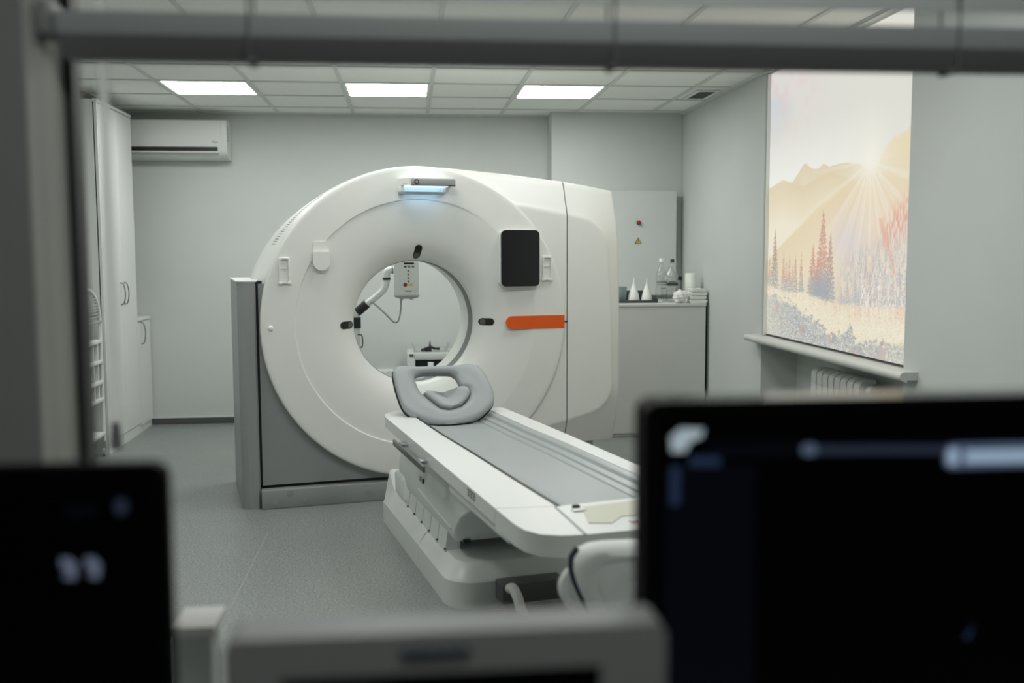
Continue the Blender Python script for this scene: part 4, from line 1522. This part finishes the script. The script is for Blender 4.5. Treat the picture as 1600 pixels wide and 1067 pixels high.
# clear jug behind
jg = thing('clear_jug', 'clear plastic jug with a dark spout behind the navy-capped bottle', 'jug', (2.035, 7.785, TOPZ))
obj('body', lathe([(0, .004), (.06, 0), (.072, .01), (.072, .16), (.055, .215), (.02, .255), (.016, .29)], n=28), 'bottle', jg)
obj('spout', box(.05, .078, -.06, -.03, .165, .195, .004), 'black', jg)
obj('handle', tube(smooth_path([(.02, 0, .285), (.06, -.01, .29), (.085, -.01, .25), (.075, -.01, .20)]), .006, 8), 'bottle', jg)
# paper roll
pr1 = obj('paper_roll', lathe([(.012, 0), (.040, 0), (.042, .003), (.042, .218), (.040, .221), (.012, .221), (.012, 0)], n=28), 'paper', loc=(2.152, 7.63, TOPZ))
tag(pr1, 'upright white paper roll standing behind the folded towels', 'paper roll')
# folded towels
names = ['lowest', 'second', 'third', 'topmost']
z = TOPZ
for k in range(4):
    hh = .029-.001*k
    gp = .0035
    x0, x1 = 2.108+.004*k, 2.236-.005*(k % 2)
    t = bmesh.new()
    prof_ = []
    for a in range(-90, 91, 18):
        prof_.append((x1-hh/2+hh/2*math.cos(math.radians(a)), z+hh/2+hh/2*math.sin(math.radians(a))))
    prof_ += [(x0, z+hh), (x0-.006, z+hh*.75), (x0, z+hh*.52), (x0-.006, z+hh*.3), (x0, z)]
    prof_ = [(x_, z+gp/2+(zq_-z)*(hh-gp)/hh) for x_, zq_ in prof_]
    prism(prof_, 'y', 7.455+.003*k, 7.575, .004, 2, bm=t)
    tw = obj('folded_towel', t, 'cloth', smooth=60)
    tag(tw, 'white folded towel, %s in the stack on the side cabinet' % names[k], 'towel', 'stacked white towels')
    z += hh
# crumpled towel
rs2 = random.Random(3)
t = bmesh.new()
bmesh.ops.create_icosphere(t, subdivisions=4, radius=1)
for vv in t.verts:
    p = vv.co.copy()
    q = 1+.10*math.sin(9*p.x+2*p.z)+.07*math.sin(14*p.z+5*p.y)+.05*math.sin(21*p.x-9*p.y)
    vv.co = Vector((p.x*.058*q, p.y*.040*q, max(0, .045+p.z*.050*q)))
    if p.x > 0:
        vv.co.z += .012*p.x
ct = obj('crumpled_towel', t, 'cloth', smooth=180, loc=(2.036, 7.500, TOPZ))
tag(ct, 'white crumpled towel heaped in front of the folded stack', 'towel')

# ================================================================== CONTROL ROOM
wf = bmesh.new()
OX0, OX1, OZ0, OZ1 = -.494, 1.75, .70, 2.15
Y0w, Y1w = 1.41, 1.60
box(-2.85, OX0, Y0w, Y1w, 0, 2.75, bm=wf)
box(OX1, XR+.3, Y0w, Y1w, 0, 2.75, bm=wf)
box(OX0, OX1, Y0w, Y1w, 0, OZ0, bm=wf)
box(OX0, OX1, Y0w, Y1w, OZ1, 2.75, bm=wf)
tag(obj('wall_front', wf, 'front_wall', smooth=0), kind='structure')
obj('reveal_lining', box(OX0-.001, OX0+.003, Y0w-.001, Y1w-.05, OZ0, OZ1), 'reveal', bpy.data.objects['wall_front'], smooth=0)
cw = bmesh.new()
box(-1.75, -1.6, -1.6, Y0w, 0, 2.75, bm=cw)
box(2.3, 2.45, -1.6, Y0w, 0, 2.75, bm=cw)
box(-1.75, 2.45, -1.75, -1.6, 0, 2.75, bm=cw)
tag(obj('wall_control', cw, 'control_wall', smooth=0), kind='structure')
tag(obj('ceiling_control', box(-1.75, 2.45, -1.75, Y0w, 2.6, 2.75), 'control_wall', smooth=0), kind='structure')

w2 = thing('window_2', None, None, ((OX0+OX1)/2, Y1w-.03, OZ0), kind='structure')
w2o = (-(OX0+OX1)/2, -(Y1w-.03), -OZ0)
f = bmesh.new()
for q in ((OX0, OX0+.016, OZ0, OZ1), (OX1-.016, OX1, OZ0, OZ1), (OX0, OX1, OZ0, OZ0+.016), (OX0, OX1, OZ1-.016, OZ1)):
    box(q[0], q[1], Y1w-.05, Y1w-.01, q[2], q[3], bm=f)
obj('window_frame', f, 'frame_dark', w2, w2o, 0)
obj('window_pane', box(OX0+.016, OX1-.016, Y1w-.033, Y1w-.027, OZ0+.016, OZ1-.016), 'pane', w2, w2o, 0)

cl_ = thing('control_fill_panel', 'unseen fill panel added to brighten the control room side', 'light', (.3, .2, 2.6))  # added fill light, out of view: brightens the blind, reveal and monitors
obj('frame', box(-.32, .32, -.32, .32, -.03, 0, .004), 'lamp_frame', cl_)
obj('diffuser', box(-.29, .29, -.29, .29, -.034, -.029), 'control_fill', cl_, smooth=0)

# venetian blind drawn up
vb = thing('venetian_blind', 'grey venetian blind drawn up across the top of the control window', 'blind', (.63, 1.49, 1.9))
vo = (-.63, -1.49, -1.9)
BX0, BX1 = -.470, 1.72
obj('bottom_rail', prism([(1.466, 1.737), (1.466, 1.707), (1.472, 1.698), (1.492, 1.677), (1.512, 1.677), (1.514, 1.737)], 'x', BX0, BX1, .002), 'blind_rail', vb, vo)
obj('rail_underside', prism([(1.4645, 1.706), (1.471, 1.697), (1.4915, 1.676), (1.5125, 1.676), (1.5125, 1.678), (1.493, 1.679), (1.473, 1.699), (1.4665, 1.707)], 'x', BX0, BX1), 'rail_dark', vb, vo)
obj('end_bracket', box(-.488, -.470, 1.435, 1.50, 1.70, 1.745, .003), 'rail_dark', vb, vo)
for k in range(9):
    z = 1.760+.042*k
    obj('slat', prism([(1.470, z), (1.473, z), (1.480, z+.020), (1.488, z+.044), (1.485, z+.044), (1.477, z+.020)], 'x', BX0, BX1), 'blind', vb, vo)
wnd = obj('tilt_wand', tube([(-.430, 1.532, 1.95), (-.432, 1.532, 1.16)], .0075, 10), 'wand', vb, vo)
obj('wand_tip', tube([(-.432, 1.532, 1.16), (-.432, 1.532, 1.12)], [.006, .009], 10), 'cord', vb, vo)
obj('head_rail', box(BX0, BX1, 1.465, 1.515, 2.11, 2.15, .003), 'blind_rail', vb, vo)
for x in (-.215, .298, .815, 1.33):
    t = tube([(x, 1.462, 1.674), (x, 1.462, 2.12)], .0018, 6)
    tube([(x, 1.518, 1.674), (x, 1.518, 2.12)], .0018, 6, bm=t)
    box(x-.006, x+.006, 1.476, 1.512, 1.671, 1.679, .002, bm=t)
    obj('ladder_cord', t, 'cord', vb, vo)

# desk
dk = thing('desk', 'control room desk below the window holding the monitors', 'desk', (.3, 1.0, 0))
obj('desk_top', box(-1.2, 1.7, -.35, .40, .72, .75, .004), 'desk', dk)
for x in (-1.1, 1.6):
    obj('leg', box(x-.03, x+.03, -.33, .38, 0, .72, .004), 'desk', dk)


def monitor(name, label, x0, x1, z0, z1, yf, depth, mt, rad, rz=0):
    cx = (x0+x1)/2
    mo = thing(name, label, 'monitor', (cx, yf, .75), rz)
    t = prism(rrect(x0-cx, x1-cx, z0-.75, z1-.75, rad, 5), 'y', 0, depth, .004, 2)
    obj('casing', t, mt, mo)
    obj('back_bulge', prism(rrect((x0-cx)*.6, (x1-cx)*.6, (z0-.75)+.05, (z1-.75)-.06, .03, 4), 'y', depth-.002, depth+.04, .01), mt, mo)
    obj('neck', box(-.04, .04, depth*.6, depth+.03, .01, z0-.75+.12, .006), mt, mo)
    obj('foot', prism(rrect(-.12, .12, -.04, .16, .04, 5), 'z', 0, .014, .004), mt, mo)
    return mo


mr = monitor('computer_monitor', 'large black monitor with a blue-lit menu at the right of the desk', .236, .80, .86, 1.255, 1.0, .045, 'monitor_black', .014)
cx = (.234+.80)/2
S = lambda x0, x1, z0, z1, mt, nm, d=.0018: obj(nm, box(x0-cx, x1-cx, -d, .004, z0-.75, z1-.75), mt, mr, smooth=0)
obj('top_trim', box(.25-cx, .79-cx, .002, .05, 1.2545-.75, 1.2565-.75), 'trim_gloss', mr, smooth=0)
scr = S(.254, .785, .885, 1.243, 'screen', 'screen', .001)


def ui(nm, pts, mt, d=.002):
    return obj(nm, prism([(x-cx, z-.75) for x, z in pts], 'y', -d, 0), mt, scr, smooth=0)


ui('menu_column', [(.258, .89), (.352, .89), (.352, 1.190), (.258, 1.190)], 'screen_blue', .0014)
ui('menu_bar', [(.300, 1.198), (.78, 1.193), (.78, 1.209), (.300, 1.213)], 'screen_blue', .0016)
ui('menu_bar', [(.41, 1.199), (.555, 1.196), (.555, 1.205), (.41, 1.208)], 'ui_faint', .0018)
ui('menu_icon', [(.263, 1.205), (.277, 1.205), (.282, 1.215), (.294, 1.220), (.296, 1.228), (.272, 1.229), (.262, 1.220)], 'ui_icon', .0022)
ui('menu_text', [(.282, 1.190), (.314, 1.189), (.314, 1.199), (.282, 1.200)], 'ui_bar', .0022)
ui('menu_text', [(.262, 1.150), (.272, 1.150), (.272, 1.190), (.262, 1.190)], 'ui_bar', .0021)
ui('menu_icon', rrect(.400, .416, 1.198, 1.210, .005, 3), 'ui_mid', .0023)
ui('menu_button', rrect(.555, .70, 1.180, 1.206, .008, 3), 'ui_mid', .0022)
ui('menu_button', rrect(.558, .570, 1.184, 1.202, .005, 3), 'ui_bright', .0026)
ui('menu_text', [(.578, 1.186), (.69, 1.185), (.69, 1.198), (.578, 1.199)], 'ui_bright', .0026)
for k in range(6):
    ui('menu_text', [(.275, 1.10-.035*k), (.335, 1.10-.035*k), (.335, 1.108-.035*k), (.275, 1.108-.035*k)], 'screen_blue', .0022)
ui('pointer_mark', [(.584, .995), (.594, 1.010), (.590, .995)], 'ui_bar', .0022)

ml_ = monitor('computer_monitor', 'black monitor with faint white figures at the left of the desk', -.72, -.236, .84, 1.206, 1.0, .018, 'monitor_black', .016)
cxl = (-.72-.236)/2
scl = obj('screen', box(-.70-cxl, -.256-cxl, -.001, .004, .865-.75, 1.185-.75), 'screen', ml_, smooth=0)


def uil(nm, pts, mt, d=.002):
    return obj(nm, prism([(x-cxl, z-.75) for x, z in pts], 'y', -d, 0), mt, scl, smooth=0)


uil('text_line', [(-.332, 1.156), (-.302, 1.156), (-.302, 1.166), (-.332, 1.166)], 'screen_blue')
uil('text_mark', rrect(-.285, -.274, 1.157, 1.172, .004, 3), 'ui_faint')
uil('figure_mark', [(-.337, 1.096), (-.325, 1.094), (-.323, 1.108), (-.330, 1.115), (-.338, 1.115), (-.337, 1.106), (-.330, 1.103)], 'ui_dim')
uil('figure_mark', [(-.313, 1.096), (-.303, 1.094), (-.301, 1.108), (-.307, 1.115), (-.315, 1.115), (-.314, 1.106), (-.308, 1.103)], 'ui_dim')

mc = monitor('computer_monitor', 'pale grey monitor with a thick frame in the middle of the desk', -.160, .222, .80, 1.083, .85, .05, 'monitor_grey', .012)
cxm = (-.160+.222)/2
obj('screen', box(-.112-cxm, .163-cxm, -.0015, .004, .83-.75, 1.047-.75), 'screen', mc, smooth=0)
t = tube([(-.010+.0045*k-cxm, -.001, 1.066-.75+.0025*math.sin(k*2.2)) for k in range(14)], .0032, 6)
tube([(-.006-cxm, -.001, 1.0635-.75), (.048-cxm, -.001, 1.0645-.75)], .0022, 6, bm=t)
obj('logo_print', t, 'logo', mc)

sb_ = thing('narrow_stand', 'narrow pale stand with a white top, between the left and middle monitors', 'stand', (-.365, 1.74, 0))
obj('column', box(-.034, .026, -.035, .05, .02, .764, .004), 'ebox', sb_)
obj('top_plate', box(-.038, .034, -.04, .065, .764, .782, .004), 'paper', sb_)
obj('foot', box(-.06, .06, -.08, .09, 0, .02, .004), 'monitor_grey', sb_)
